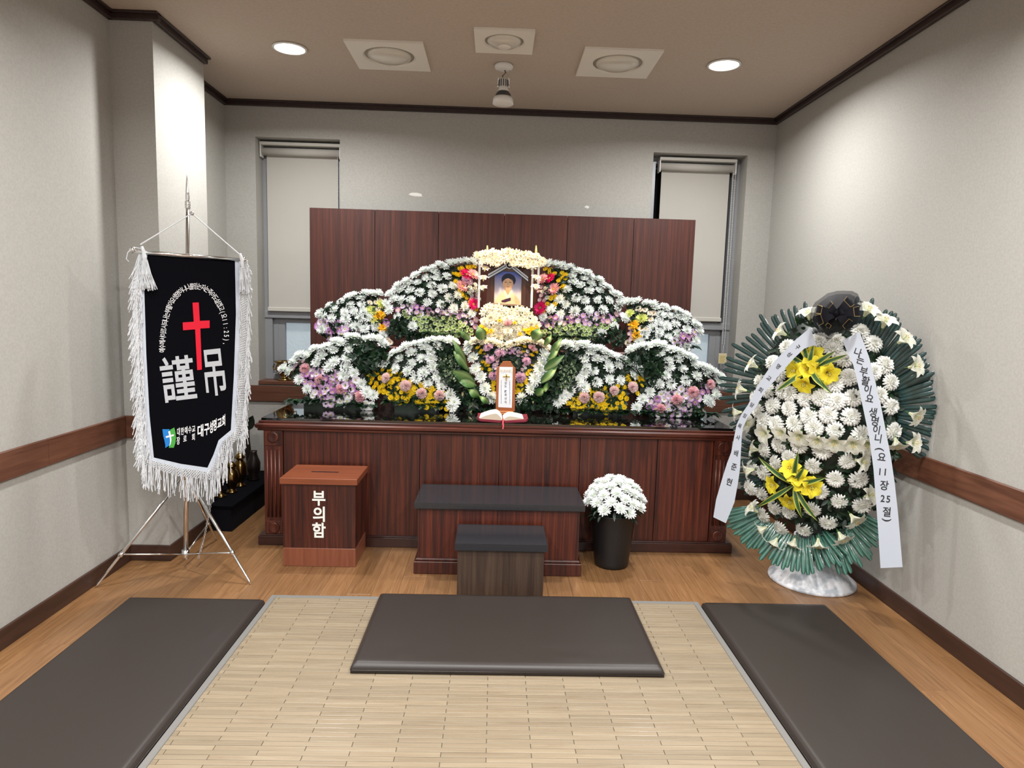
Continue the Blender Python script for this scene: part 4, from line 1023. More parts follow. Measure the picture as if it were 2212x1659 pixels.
# brass censer on the window sill
t = thing('brass_censer', 'brass incense burner standing on the window sill behind the flowers', 'censer', (-1.592, 5.04, .843))
M = Matrix.Translation((-1.592, 5.04, .843))
MB().lathe([(.050, 0), (.054, .006), (.046, .014), (.030, .022), (.026, .034), (.040, .044), (.060, .062), (.068, .09), (.064, .115), (.055, .128), (.078, .142), (.080, .148), (.05, .146), (.04, .10)], 36, M).build('bowl', 'brass', t, True)
b = MB()
for q in (-1, 1): b.tube([(-1.592+q*.064, 5.04, .93), (-1.592+q*.083, 5.04, .925), (-1.592+q*.086, 5.04, .95), (-1.592+q*.076, 5.04, .965)], .006, 8)
b.build('handle', 'brass', t, True)

# black cloth box in the corner with brass ware
t = thing('black_cloth_box', 'low black cloth covered box along the wall behind the banner stand', 'box', (-1.72, 4.5, 0))
fp = [(-1.752, 4.06), (-1.618, 4.045), (-1.60, 4.93), (-1.965, 4.93), (-1.965, 4.18), (-1.752, 4.18)]
MB().prism(fp, lambda p: Vector((p[0]*1.0, p[1], 0)), lambda p: Vector((p[0], p[1], .158))).build('box_body', 'black_cloth', t)
MB().prism([(-1.757, 4.05), (-1.610, 4.036), (-1.592, 4.935), (-1.968, 4.935), (-1.968, 4.185), (-1.757, 4.185)], lambda p: Vector((p[0], p[1], .145)), lambda p: Vector((p[0], p[1], .164))).build('cloth_top', 'velvet', t)
def brassware(name, label, cat, x, y, prof, extra=None, mat='brass'):
    t = thing(name, label, cat, (x, y, .164), 'brass ritual ware on the black cloth box')
    M = Matrix.Translation((x, y, .164)); MB().lathe(prof, 28, M).build('body', mat, t, True)
    if extra: extra(t, x, y)
    return t
jar = [(.036, 0), (.038, .006), (.028, .016), (.022, .026), (.034, .050), (.046, .085), (.047, .12), (.040, .145), (.026, .158), (.022, .170), (.036, .178), (.037, .184), (.02, .20), (.008, .21), (.010, .222), (.0, .230)]
def knobs(t, x, y):
    MB().lathe([(.0, .252), (.010, .244), (.011, .236), (.005, .229)], 16, Matrix.Translation((x, y, .164))).build('finial', 'brass', t, True)
brassware('brass_jar', 'lidded brass jar standing nearest the viewer on the black cloth box', 'jar', -1.735, 4.35, jar, knobs)
brassware('brass_jar', 'lidded brass jar standing in second place on the black cloth box', 'jar', -1.735, 4.50, [(r*.95, z*1.12) for r, z in jar], None)
cs = [(.034, 0), (.036, .006), (.018, .014), (.010, .03), (.016, .05), (.009, .07), (.009, .12), (.018, .135), (.009, .15), (.010, .19), (.026, .205), (.028, .212), (.0, .212)]
brassware('brass_candlestick', 'brass candlestick on the black cloth box, half hidden by the banner fringe', 'candlestick', -1.765, 4.245, cs)
brassware('dark_vase', 'dark vase on the black cloth box closest to the corner, beside the brass jars', 'vase', -1.70, 4.66, [(.034, 0), (.036, .01), (.03, .03), (.045, .08), (.046, .13), (.03, .17), (.022, .2), (.026, .215), (.0, .21)], None, 'dark_wood')
t = brassware('dark_finial_stand', 'tall dark carved stand with leaf shaped top rising behind the brass jars', 'stand', -1.79, 4.80, [(.04, 0), (.042, .01), (.02, .03), (.014, .10), (.022, .18), (.014, .26), (.012, .34), (.0, .35)], None, 'dark_wood')
b = MB(); leaf(b, (-1.79, 4.80, .50), (.45, -.1, 1), (0, -1, 0), .13, .07, (.015, .02, .012), (.02, .03, .016), bend=.4); leaf(b, (-1.79, 4.80, .49), (-.3, -.1, 1), (0, -1, 0), .10, .05, (.015, .02, .012), (.02, .03, .016), bend=.4)
b.build('carved_top', 'leaf', t)

# ================================================================== RUG AND CUSHIONS
rx0, rx1, ry1, ry0 = -1.067, 1.045, 3.135, 1.30
t = thing('slat_rug', 'pale rug of narrow wooden slats with grey cloth edging on the floor', 'rug', ((rx0+rx1)/2, 2.2, 0))
bx('backing', 'binding', t, rx0+.02, rx1-.02, ry0, ry1-.018, 0, .0035)
for a in ((rx0, rx0+.026, ry0, ry1), (rx1-.026, rx1, ry0, ry1), (rx0+.026, rx1-.026, ry1-.026, ry1)): bx('edge_binding', 'binding', t, *a[:4], 0, .0085, ch=.002)
sl, sw = .2925, .0232
def slat(mb, x0, x1, y): mb.box(x0+.0009, x1-.0009, y-sw/2+.0008, y+sw/2-.0008, .0035, .0078+R.uniform(0, .0006), ch=.0009)
rows = []
yy = ry1-.028-sw/2; kk = 0
while yy > ry0+.01:
    rows.append((yy, kk)); yy -= sw; kk += 1
cells = []
for y, kk in rows:
    xx = rx0+.027 + (-.5*sl if kk % 2 else -sl) + .02
    while xx < rx1-.027:
        a, c = max(xx, rx0+.027), min(xx+sl, rx1-.027)
        if c-a > .012: cells.append((y, a, c))
        xx += sl
vis = sorted([c for c in cells if c[0] > 1.90], key=lambda c: c[0])
vis = [c for c in vis if not (-.52 < c[1] and c[2] < .69 and 2.47 < c[0] < 3.08)]
near = set(vis[:300])
unit = {}
rest = MB()
for c in cells:
    y, a, x1_ = c
    if c in near:
        key = round(x1_-a, 3)
        if key not in unit:
            q = MB(); q.box(-(x1_-a)/2+.0009, (x1_-a)/2-.0009, -sw/2+.0008, sw/2-.0008, .0035, .008, ch=.0009); unit[key] = q.mesh('slat', 'slat_wood')
        place('slat', unit[key], Matrix.Translation(((a+x1_)/2, y, R.uniform(0, .0005))), t)
    else: slat(rest, a, x1_, y)
stuff(rest.build('slat_field', 'slat_wood', t))

def cushion(label, x0, x1, y0, y1, z0, hgt, seedv):
    t = thing('floor_cushion', label, 'cushion', ((x0+x1)/2, (y0+y1)/2, z0), 'dark brown floor cushions')
    rr = random.Random(seedv); nu, nv = 44, 30; mb = MB()
    bumps = [(rr.uniform(.1, .9), rr.uniform(.1, .9), rr.uniform(0, 3.14), rr.uniform(.0015, .0035)) for _ in range(10)]
    def edge(u): # eased spacing: more rows near the rims
        return .5-.5*math.cos(PI*u)
    vs = []
    for j in range(nv+1):
        for i in range(nu+1):
            u, v = edge(i/nu), edge(j/nv)
            x, y = x0+(x1-x0)*u, y0+(y1-y0)*v
            dx = min(x-x0, x1-x); dy = min(y-y0, y1-y); rad = .024
            f = lambda d: math.sqrt(max(0, 1-(1-min(1, d/rad))**2))
            h = hgt*(.32+.68*min(f(dx), f(dy)))
            for bu, bv, ba, bh in bumps:
                p = (u-bu)*(x1-x0); q = (v-bv)*(y1-y0); a = p*math.cos(ba)+q*math.sin(ba); b_ = -p*math.sin(ba)+q*math.cos(ba)
                h += bh*math.exp(-(a/.012)**2-(b_/.07)**2)*(1 if min(dx, dy) > .05 else 0)
            vs.append((x, y, z0+h))
    n0 = len(vs)
    fs = [(j*(nu+1)+i, j*(nu+1)+i+1, (j+1)*(nu+1)+i+1, (j+1)*(nu+1)+i) for j in range(nv) for i in range(nu)]
    rim = [i for i in range(nu+1)] + [j*(nu+1)+nu for j in range(1, nv+1)] + [nv*(nu+1)+i for i in range(nu-1, -1, -1)] + [j*(nu+1) for j in range(nv-1, 0, -1)]
    vs += [(vs[r_][0], vs[r_][1], z0) for r_ in rim]; nr = len(rim)
    fs += [(rim[(k2+1) % nr], rim[k2], n0+k2, n0+(k2+1) % nr) for k2 in range(nr)] + [tuple(range(n0+nr-1, n0-1, -1))]
    mb.add(vs, fs).build('cover', 'vinyl', t, True)
    P = rr_poly(x0-.001, x1+.001, y0-.001, y1+.001, .008, 3); P.append(P[0])
    MB().tube([(x, y, z0+hgt*.34) for x, y in P], .0022, 6).build('seam_piping', 'vinyl_edge', t, True)
cushion('dark brown vinyl floor cushion lying on the slat rug in front of the step', -.533, .700, 2.445, 3.10, .009, .040, 1)
cushion('dark brown vinyl floor cushion on the oak floor along the wall with the banner', -1.708, -1.070, 1.70, 3.045, 0, .034, 2)
cushion('dark brown vinyl floor cushion on the oak floor along the wall with the wreath', 1.049, 1.668, 1.70, 3.09, 0, .034, 3)
#P3#
# ================================================================== FUNERAL WREATH
TH = math.radians(38)
WN = Vector((-math.sin(TH), -math.cos(TH), 0)); WU = Vector((math.cos(TH), -math.sin(TH), 0)); WC = Vector((1.67, 3.27, 0))
def Wp(x, y, off=0.0): return on(1520+x/2.304, 600+y/2.304, WC + WN*off, WN)
wr = thing('funeral_wreath', 'tall standing funeral wreath of white flowers and green palm leaves on a marble patterned base', 'wreath', (1.77, 3.45, 0))
Mw = Matrix.Translation((1.77, 3.45, 0))
base = MB().lathe([(.222, 0), (.226, .008), (.222, .018), (.200, .034), (.196, .040), (.165, .070), (.150, .082), (.146, .090), (.125, .112), (.115, .128), (.0, .13)], 48, Mw).build('base', 'marble', wr, True)
b = MB()
for i in range(36):
    a = 2*PI*i/36; c, s_ = math.cos(a), math.sin(a)
    b.tube([(1.77+.112*c, 3.45+.112*s_, .125), (1.77+.100*c, 3.45+.100*s_, .235)], .0045, 5)
b.lathe([(.096, .235), (.106, .235), (.106, .25), (.096, .25), (.096, .235)], 36, Mw)
b.build('slatted_collar', 'marble', base)
MB().lathe([(.07, .13), (.07, .24), (.03, .25), (.03, .9), (0, .9)], 20, Mw).build('stand_post', 'grey_plastic', wr, True)
MUM = [(780,270),(845,330),(575,310),(660,312),(645,355),(700,405),(415,345),(340,420),(375,482),(282,515),(322,562),(345,635),(273,665),(262,595),(302,707),(725,495),(655,530),(745,598),(840,470),(900,435),(930,520),(872,585),(930,642),(942,765),(662,612),(585,597),(505,602),(430,578),(395,560),(425,650),(522,685),(620,680),(732,692),(452,725),(362,727),(550,747),(655,757),(785,782),(375,830),(475,835),(590,862),(305,857),(427,897),(360,920),(245,945),(300,970),(545,937),(715,912),(655,1002),(770,1005),(578,1062),(675,1112),(790,1132),(235,1045),(290,1072),(355,1145),(425,1167),(540,1150),(620,1217),(500,1252),(385,1245),(300,1182)]
CXY = (600, 740); RXY = (390, 560)
def rr_(x, y): return math.hypot((x-CXY[0])/RXY[0], (y-CXY[1])/RXY[1])
def doff(x, y): return .055 + .165*max(0, 1-rr_(x, y)**2)
def dnrm(x, y, k=1.15):
    a, c = (x-CXY[0])/RXY[0], -(y-CXY[1])/RXY[1]
    return (WN + WU*a*k + Vector((0, 0, 1))*c*.75 + WU*.12).normalized()
# dark foam core, domed
b = MB(); N = 40; rings = 6; vs = []
for k2 in range(rings):
    f = 1 - k2/rings
    for i in range(N):
        a = 2*PI*i/N; x, y = CXY[0]+RXY[0]*.94*f*math.cos(a), CXY[1]-RXY[1]*.96*f*math.sin(a)
        vs.append(Wp(x, y, doff(x, y)-.035))
vs.append(Wp(*CXY, doff(*CXY)-.035))
bk = []
for i in range(N):
    a = 2*PI*i/N; x, y = CXY[0]+RXY[0]*.9*math.cos(a), CXY[1]-RXY[1]*.92*math.sin(a); bk.append(Wp(x, y, 0)-WN*.03)
fs = [(k2*N+i, k2*N+(i+1) % N, k2*N+N+(i+1) % N, k2*N+N+i) for k2 in range(rings-1) for i in range(N)] + [((rings-1)*N+i, (rings-1)*N+(i+1) % N, rings*N) for i in range(N)]
n0 = len(vs); vs += bk; fs += [(n0+i, n0+(i+1) % N, (i+1) % N, i) for i in range(N)] + [tuple(range(n0+N-1, n0-1, -1))]
b.add(vs, fs, (.006, .014, .008)).build('foam_core', 'leaf', wr, True)
lf = MB()
for i in range(750):
    a, f = R.uniform(0, 2*PI), math.sqrt(R.uniform(0, 1))*.98
    x, y = CXY[0]+RXY[0]*f*math.cos(a), CXY[1]-RXY[1]*f*math.sin(a)
    leaf(lf, Wp(x, y, doff(x, y)-.02), rnd_dir(WN*.5, .9), WN, R.uniform(.03, .06), R.uniform(.014, .024), R.choice(LEAFC), R.choice(LEAFC), bend=R.uniform(-.6, .3))
stuff(lf.build('foliage', 'leaf', wr, True))
# palm fans: (centre, from angle, to angle, length at start, length at end, count, layer)
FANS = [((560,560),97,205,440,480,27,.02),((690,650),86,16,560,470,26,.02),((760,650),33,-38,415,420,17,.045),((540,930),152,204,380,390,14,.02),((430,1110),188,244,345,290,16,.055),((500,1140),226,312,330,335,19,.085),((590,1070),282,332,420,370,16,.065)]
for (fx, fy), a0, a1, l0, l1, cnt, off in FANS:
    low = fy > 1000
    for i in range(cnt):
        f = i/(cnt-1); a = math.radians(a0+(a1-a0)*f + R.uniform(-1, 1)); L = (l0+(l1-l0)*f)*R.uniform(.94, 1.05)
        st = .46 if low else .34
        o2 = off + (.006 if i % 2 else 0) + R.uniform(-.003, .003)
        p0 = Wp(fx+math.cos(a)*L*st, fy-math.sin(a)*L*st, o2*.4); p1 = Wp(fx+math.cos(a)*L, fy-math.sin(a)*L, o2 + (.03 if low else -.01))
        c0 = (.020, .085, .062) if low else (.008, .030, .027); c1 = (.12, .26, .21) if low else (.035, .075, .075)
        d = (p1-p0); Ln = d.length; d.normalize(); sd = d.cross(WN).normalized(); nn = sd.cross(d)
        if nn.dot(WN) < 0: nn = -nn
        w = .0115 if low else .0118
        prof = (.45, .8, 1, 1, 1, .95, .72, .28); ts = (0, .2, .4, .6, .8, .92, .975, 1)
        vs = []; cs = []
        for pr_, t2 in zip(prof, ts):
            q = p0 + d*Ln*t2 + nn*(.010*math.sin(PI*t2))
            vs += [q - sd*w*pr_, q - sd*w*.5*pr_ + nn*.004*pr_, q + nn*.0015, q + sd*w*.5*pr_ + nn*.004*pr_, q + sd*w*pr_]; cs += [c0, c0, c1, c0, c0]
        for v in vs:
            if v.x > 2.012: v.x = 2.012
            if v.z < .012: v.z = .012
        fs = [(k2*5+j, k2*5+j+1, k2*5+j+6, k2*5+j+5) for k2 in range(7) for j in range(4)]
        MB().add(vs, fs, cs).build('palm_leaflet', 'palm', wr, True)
for x, y in MUM:
    flower('pompon_chrysanthemum', Wp(x, y, doff(x, y)-.005), (dnrm(x, y)+Vector((R.uniform(-.1, .1), R.uniform(-.1, .1), R.uniform(-.1, .1)))).normalized(), .050*R.uniform(.92, 1.08), wr)
LIL = [(520,175,100),(378,268,150),(238,430,150),(178,555,170),(158,672,190),(215,725,340),(300,775,210),(385,770,240),(475,792,265),(565,812,265),(650,822,280),(745,830,290),(815,832,270),(245,852,170),(962,832,290),(1048,822,10),(1058,690,-20),(1058,440,15),(1000,303,40),(905,215,70),(820,160,60),(792,915,0),(215,962,200),(242,1147,140),(285,1255,215),(350,1322,250),(445,1327,260),(570,1332,280),(690,1300,310),(755,1208,320),(830,1082,30)]
for x, y, a in LIL:
    a = math.radians(a); d = WU*math.cos(a) + Vector((0, 0, 1))*math.sin(a)
    o2 = max(doff(x, y)+.055, .105)
    flower('white_lily', Wp(x, y, o2), (d*.6 + WN*.95 if 750 < y < 840 and 250 < x < 830 else d + WN*.42).normalized(), .047*R.uniform(.92, 1.1), wr)
for x, y, a, f in ((545,392,80,.5),(452,462,180,.6),(520,455,120,.2),(622,477,340,.6),(500,528,260,.6),(570,440,30,.2),(432,952,100,.6),(345,1032,190,.7),(492,1022,340,.3),(430,1112,260,.7),(535,1042,350,.8),(465,985,60,.3)):
    a = math.radians(a); d = WU*math.cos(a) + Vector((0, 0, 1))*math.sin(a)
    flower('yellow_lily', Wp(x, y, doff(x, y)+.055), (d*f + WN*.9).normalized(), .050*R.uniform(.95, 1.08), wr)
def vleaf(c, tip, w=.026):
    p0, p1 = Wp(*c, doff(*c)+.03), Wp(*tip, doff(*tip)+.085)
    d = p1-p0; L = d.length; d.normalize(); sd = d.cross(WN).normalized(); vs = []; cs = []
    prof = (.3, .7, 1, 1, .85, .5, .02)
    for i, pr_ in enumerate(prof):
        q = p0 + d*L*i/6 + WN*.025*math.sin(PI*i/6)
        for j in (-1, -.42, 0, .42, 1): vs.append(q + sd*w*.5*j*pr_ + WN*.004*abs(j)); cs.append((.62, .62, .10) if abs(j) == 1 else (.03, .10, .03))
    MB().add(vs, [(i*5+j, i*5+j+1, i*5+j+6, i*5+j+5) for i in range(6) for j in range(4)], cs).build('striped_leaf', 'leaf', wr, True)
for c, tips in (((530,450),((500,318),(548,335),(415,372),(655,365),(718,382),(638,578),(600,548),(362,565))), ((450,1030),((472,862),(273,892),(612,993),(263,1142),(490,1195),(567,1210),(505,940)))):
    for tp_ in tips: vleaf(c, tp_)
# satin ribbons with lettering
RO = .285
def ribbon(Lp, Rp, conv, off=RO):
    def dens(P):
        out = []
        for a, c in zip(P[:-1], P[1:]): out += [(a[0]+(c[0]-a[0])*q/4, a[1]+(c[1]-a[1])*q/4) for q in range(4)]
        return out + [P[-1]]
    A, B = dens(Lp), dens(Rp); n = len(A); vs = []
    for a, c in zip(A, B):
        pa, pb = conv(*a), conv(*c)
        vs += [Wp(*pa, off), Wp((pa[0]+pb[0])/2, (pa[1]+pb[1])/2, off), Wp(*pb, off)]
    vs += [v - WN*.0008 for v in vs]
    m3 = 3*n; fs = []
    for i in range(n-1):
        for j in (0, 1):
            q = i*3+j; fs += [(q, q+1, q+4, q+3), (m3+q+3, m3+q+4, m3+q+1, m3+q)]
    return MB().add(vs, fs).build('ribbon', 'ribbon_white', wr)
idc = lambda x, y: (x, y)
rR = ribbon([(690,312),(715,370),(745,435),(775,560),(800,680),(825,800),(845,950),(855,1080),(868,1250),(880,1445)], [(775,268),(800,330),(825,400),(855,520),(885,650),(908,770),(933,900),(952,1030),(968,1180),(990,1440)], idc)
LET = (('나',768,372,47,-20),('는',780,410,47,-18),('부',797,466,50,-14),('활',806,514,50,-13),('이',816,556,48,-12),('요',826,602,48,-11),('생',842,670,50,-10),('명',852,714,50,-10),('이',860,757,48,-9),('니',868,800,48,-9),('(',881,855,52,-97),('요',886,893,50,-7),('1',877,964,48,-6),('1',904,966,48,-6),('장',899,1034,52,-6),('2',891,1098,48,-5),('5',919,1101,48,-5),('절',911,1166,52,-5),(')',916,1206,52,-95))
for i0, i1 in ((0, 2), (2, 6), (6, 10), (10, 12), (12, 14), (14, 15), (15, 17), (17, 19)):
    g = MB()
    for ch, x, y, s_, rot in LET[i0:i1]:
        a = math.radians(rot); c_, s2 = math.cos(a), math.sin(a)
        put_glyph(g, ch, 'r', lambda gx, gy: Wp(x + (gx*c_ - gy*s2)*s_*.95, y - (gx*s2 + gy*c_)*s_, RO+.0012))
    g.build('lettering', 'ink', rR)
cv1 = lambda x, y: ((1530+x/3.687-1520)*2.304, (700+y/3.687-600)*2.304)
Lp = [(815,25),(690,130),(605,215),(515,310),(447,408),(385,503),(318,640),(263,720),(226,800),(208,890),(183,1020),(148,1112),(108,1240),(62,1400),(40,1538)]
Rp = [(855,165),(765,195),(685,270),(598,368),(518,462),(450,542),(376,668),(312,748),(276,826),(266,902),(259,1030),(253,1150),(236,1268),(208,1420),(140,1586)]
rL = ribbon(Lp, Rp, cv1, RO-.02)
g = MB()
for k2, (ch, x, y, sx_, sy_, rot) in enumerate(zip(RIB_L[1:], (712,645,557,482,416,348,290,250,236,221,204,166), (183,242,338,432,524,645,730,812,904,1030,1138,1258), (34,38,40,42,44,36,34,34,36,42,50,56), (46,46,46,44,42,38,38,40,42,52,60,62), (-50,-48,-44,-38,-34,-30,-32,-25,-14,-10,-14,-17))):
    a = math.radians(rot); c_, s2 = math.cos(a), math.sin(a)
    put_glyph(g, ch, 'r', lambda gx, gy: Wp(*cv1(x + gx*c_*sx_ - gy*s2*sy_, y - (gx*s2*sx_ + gy*c_*sy_)), RO-.0188))
g.build('lettering', 'ink', rL)
# organza bow
cb = lambda x, y: ((1730+x/9.756-1520)*2.304, (610+y/9.756-600)*2.304)
bow = MB(); n = 60
for lay, (ro, of0) in enumerate(((1.0, .25), (.86, .29))):
    pts = [(300,1095),(235,960),(190,800),(215,560),(300,420),(440,320),(560,230),(760,180),(900,175),(1080,182),(1200,240),(1290,450),(1310,650),(1290,800),(1200,930),(1040,1030),(850,1080),(720,1100),(640,1190),(560,1230),(490,1140)]
    cx_, cy_ = 760, 660; vs = []; m_n = len(pts)
    for f, dz in ((1.0, 0), (.7, .035), (.4, .05)):
        for i, (x, y) in enumerate(pts):
            vs.append(Wp(*cb(cx_+(x-cx_)*f*ro, cy_+(y-cy_)*f*ro), of0+dz+(.012 if i % 2 else -.008)*f))
    vs.append(Wp(*cb(cx_, cy_), of0+.05))
    fs = [(k2*m_n+i, k2*m_n+(i+1) % m_n, (k2+1)*m_n+(i+1) % m_n, (k2+1)*m_n+i) for k2 in (0, 1) for i in range(m_n)] + [(2*m_n+i, 2*m_n+(i+1) % m_n, 3*m_n) for i in range(m_n)]
    bow.add(vs, fs)
bo = bow.build('organza_bow', 'organza', wr, True)
bk_, gd = MB(), MB()
def loop(c, tip, wid, of=.35, tall=.05):
    c = Vector((*c, 0)); tip = Vector((*tip, 0)); d = tip-c; sd = Vector((-d.y, d.x, 0)).normalized()
    E0, E1 = [], []
    for i in range(13):
        a = PI*2*i/12; r = (1-math.cos(a))*.5; lift = math.sin(a)*tall
        q = c + d*r; ww = wid*(.75+.75*r)
        E0.append(Wp(*cb(*(q - sd*ww).xy), of+lift)); E1.append(Wp(*cb(*(q + sd*ww).xy), of+lift))
    vs = [v for p in zip(E0, E1) for v in p]
    bk_.add(vs, [(2*i, 2*i+1, 2*i+3, 2*i+2) for i in range(12)])
    gd.tube(E0[4:9], .0010, 4); gd.tube(E1[4:9], .0010, 4); gd.tube([E0[4], E1[4]], .0008, 4)
for tip, w in (((330,560),60),((340,800),75),((560,470),70),((1050,380),75),((1240,610),70),((1010,900),75),((960,560),60)): loop((760,660), tip, w)
for tip, w in (((560,940),35),((900,760),40)): loop((740,700), tip, w, .36, .012)
bk_.build('bow_loop', 'black_cloth', bo, True); gd.build('gold_edge', 'gold', bo)
MB().lathe([(.0, .022), (.016, .016), (.02, 0), (.014, -.014), (0, -.018)], 12, Matrix.Translation(Wp(*cb(750, 640), .37)) @ frame(WN).to_4x4()).build('bow_knot', 'black_cloth', bo, True)

# ================================================================== BANNER STAND
BA, BB = Vector((-1.727, 3.22, 0)), Vector((-1.331, 3.58, 0))
BD = (BB-BA).normalized(); BN = Vector((BD.y, -BD.x, 0))
def Sp(x, y, off=0.0): return on(x, y, BA + BN*off, BN)
s5 = lambda x, y, o=0.0: Sp(250+x/2.2719, 370+y/2.2719, o)
hub = Vector((-1.638, 3.47, .075))
bn = thing('banner_stand', 'black fringed mourning banner with red cross on a chrome tripod stand', 'banner', (hub.x, hub.y, 0))
ptop = onY(405.5, 449, 3.47)
MB().tube([hub+Vector((0, 0, -.02)), hub.lerp(ptop, .45)], .0125, 14).build('pole', 'chrome', bn, True)
MB().tube([hub.lerp(ptop, .44), ptop], .0095, 14).build('upper_pole', 'chrome', bn, True)
Mp = Matrix.Translation(ptop)
b = MB().lathe([(.0095, -.004), (.013, -.002), (.013, .004), (.010, .007), (.0135, .012), (.0135, .018), (.010, .021), (.013, .026), (.012, .032), (.007, .036), (.010, .044), (.0085, .075), (.004, .14), (.0, .165)], 14, Mp).build('spear_tip', 'chrome', bn, True)
feet = [Vector((-1.962, 3.20, 0)), Vector((-1.216, 3.268, 0)), Vector((-1.650, 3.89, 0))]
ltop = Vector((hub.x+.012, hub.y, .52))
MB().tube([ltop+Vector((0, 0, -.03)), ltop+Vector((0, 0, .035))], .018, 14).build('leg_collar', 'chrome', bn, True)
for f in feet:
    st = ltop + (f-ltop).normalized()*.015
    lg = MB().tube([st, st.lerp(f, .70), st.lerp(f, .705), f+(st-f).normalized()*.022, f+Vector((0, 0, .001))], [.0085, .0085, .0068, .0068, .0025], 12).build('leg', 'chrome', bn, True)
    j = st.lerp(f, .715)
    MB().tube([j+(st-f).normalized()*.012, j-(st-f).normalized()*.012], .0115, 12).build('leg_joint', 'chrome', lg, True)
    MB().tube([hub+Vector((0, 0, .0)), j], .0045, 8).build('stretcher', 'chrome', bn, True)
MB().tube([hub+Vector((0, 0, -.025)), hub+Vector((0, 0, .025))], .019, 14).build('hub', 'chrome', bn, True)
# chain
ca, cb_ = onY(455, 1090, 3.60), Vector((hub.x+.06, hub.y+.02, .05))
b = MB(); n = 30
for i in range(n):
    f = i/(n-1); q = ca.lerp(cb_, f) + Vector((0, 0, -.02*math.sin(PI*f))); d = (cb_-ca).normalized()
    sd = d.cross(Vector((0, 1, 0))).normalized() if i % 2 else d.cross(d.cross(Vector((0, 1, 0)))).normalized()
    ring = [q + d*.0085*math.cos(2*PI*k2/8) + sd*.0045*math.sin(2*PI*k2/8) for k2 in range(9)]
    b.tube(ring, .0011, 4, cap=False)
b.build('chain', 'chrome', bn)
# cloth
OUT = [(155,408),(140,580),(150,900),(166,1200),(187,1405),(320,1436),(450,1455),(480,1390),(505,1320),(565,1270),(580,1000),(590,700),(585,440)]
cl = MB(); vs = [s5(x, y) for x, y in OUT]; n = len(OUT)
vs2 = [v - BN*.003 for v in vs]
cl.add(vs + vs2, [tuple(range(n)), tuple(range(2*n-1, n-1, -1))] + [(i, n+i, n+(i+1) % n, (i+1) % n) for i in range(n)])
cloth = cl.build('banner_cloth', 'velvet', bn)
if cloth.data.polygons[0].normal.dot(BN) < 0: cloth.data.flip_normals()
def offs(P, d, closed=False):
    out = []
    for i, p in enumerate(P):
        a = P[max(0, i-1)]; c = P[min(len(P)-1, i+1)]; tx, ty = c[0]-a[0], c[1]-a[1]; L = math.hypot(tx, ty)
        out.append((p[0]-ty/L*d, p[1]+tx/L*d))
    return out
EDGE = OUT[:]   # runs down the left side, along the bottom, up the right side
inn, mid, outr = EDGE, offs(EDGE, 20), offs(EDGE, 62)
outr = [(x, y) if i > 3 else (EDGE[i][0]-40, y) for i, (x, y) in enumerate(outr)]
def strip(A, B, off, mat, name, seg=6, wav=0):
    mb = MB(); vs = []
    AA, BBp = [], []
    for P, Q in ((A, AA), (B, BBp)):
        for a, c in zip(P[:-1], P[1:]): Q += [(a[0]+(c[0]-a[0])*k2/seg, a[1]+(c[1]-a[1])*k2/seg) for k2 in range(seg)]
        Q.append(P[-1])
    for i, (a, c) in enumerate(zip(AA, BBp)): vs += [s5(*a, off+wav*(i % 2)), s5(*c, off+wav*(i % 2))]
    n = len(AA); vs += [v - BN*.003 for v in vs]; m2 = 2*n
    fs = [(2*i, 2*i+2, 2*i+3, 2*i+1) for i in range(n-1)] + [(m2+2*i+1, m2+2*i+3, m2+2*i+2, m2+2*i) for i in range(n-1)]
    return mb.add(vs, fs).build(name, mat, cloth)
strip(inn, mid, .0015, 'satin_white', 'satin_border', 8, .0008)
# knotted band: crossing cords as a lattice
lat = MB()
def along(P, f):
    Ls = [math.hypot(c[0]-a[0], c[1]-a[1]) for a, c in zip(P[:-1], P[1:])]; T = f*sum(Ls)
    for a, c, L in zip(P[:-1], P[1:], Ls):
        if T <= L: return (a[0]+(c[0]-a[0])*T/L, a[1]+(c[1]-a[1])*T/L)
        T -= L
    return P[-1]
NB = 210
for i in range(NB):
    for sft in (-3, 3):
        f0, f1 = i/NB, min(1, max(0, (i+sft)/NB)); a = along(mid, f0); c = along(outr, f1)
        lat.tube([s5(*a, .002), s5((a[0]+c[0])/2, (a[1]+c[1])/2, .005), s5(*c, .002)], .0021, 4, cap=False)
stuff(lat.build('knotted_band', 'cord_white', cloth))
fr = MB(); rr = random.Random(5)
NS = 860
for i in range(NS):
    f = rr.random() if i % 3 else rr.uniform(0, .42); a = along(outr if rr.random() < .75 else mid, f)
    L = rr.uniform(85, 125) if f < .93 else 60
    if a[0] < 170 and a[1] < 1380: dx = rr.uniform(-46, 10)
    elif a[0] > 560: dx = rr.uniform(-12, 22)
    else: dx = rr.uniform(-10, 10)
    if a[0] > 560: L *= .8
    pts = []
    for k2 in range(5):
        t2 = k2/4; pts.append(s5(a[0]+dx*t2+rr.uniform(-3, 3)*(k2 > 0), a[1]+L*t2, .006+rr.uniform(0, .012)))
    fr.tube(pts, .0019, 4)
stuff(fr.build('fringe', 'cord_white', cloth))
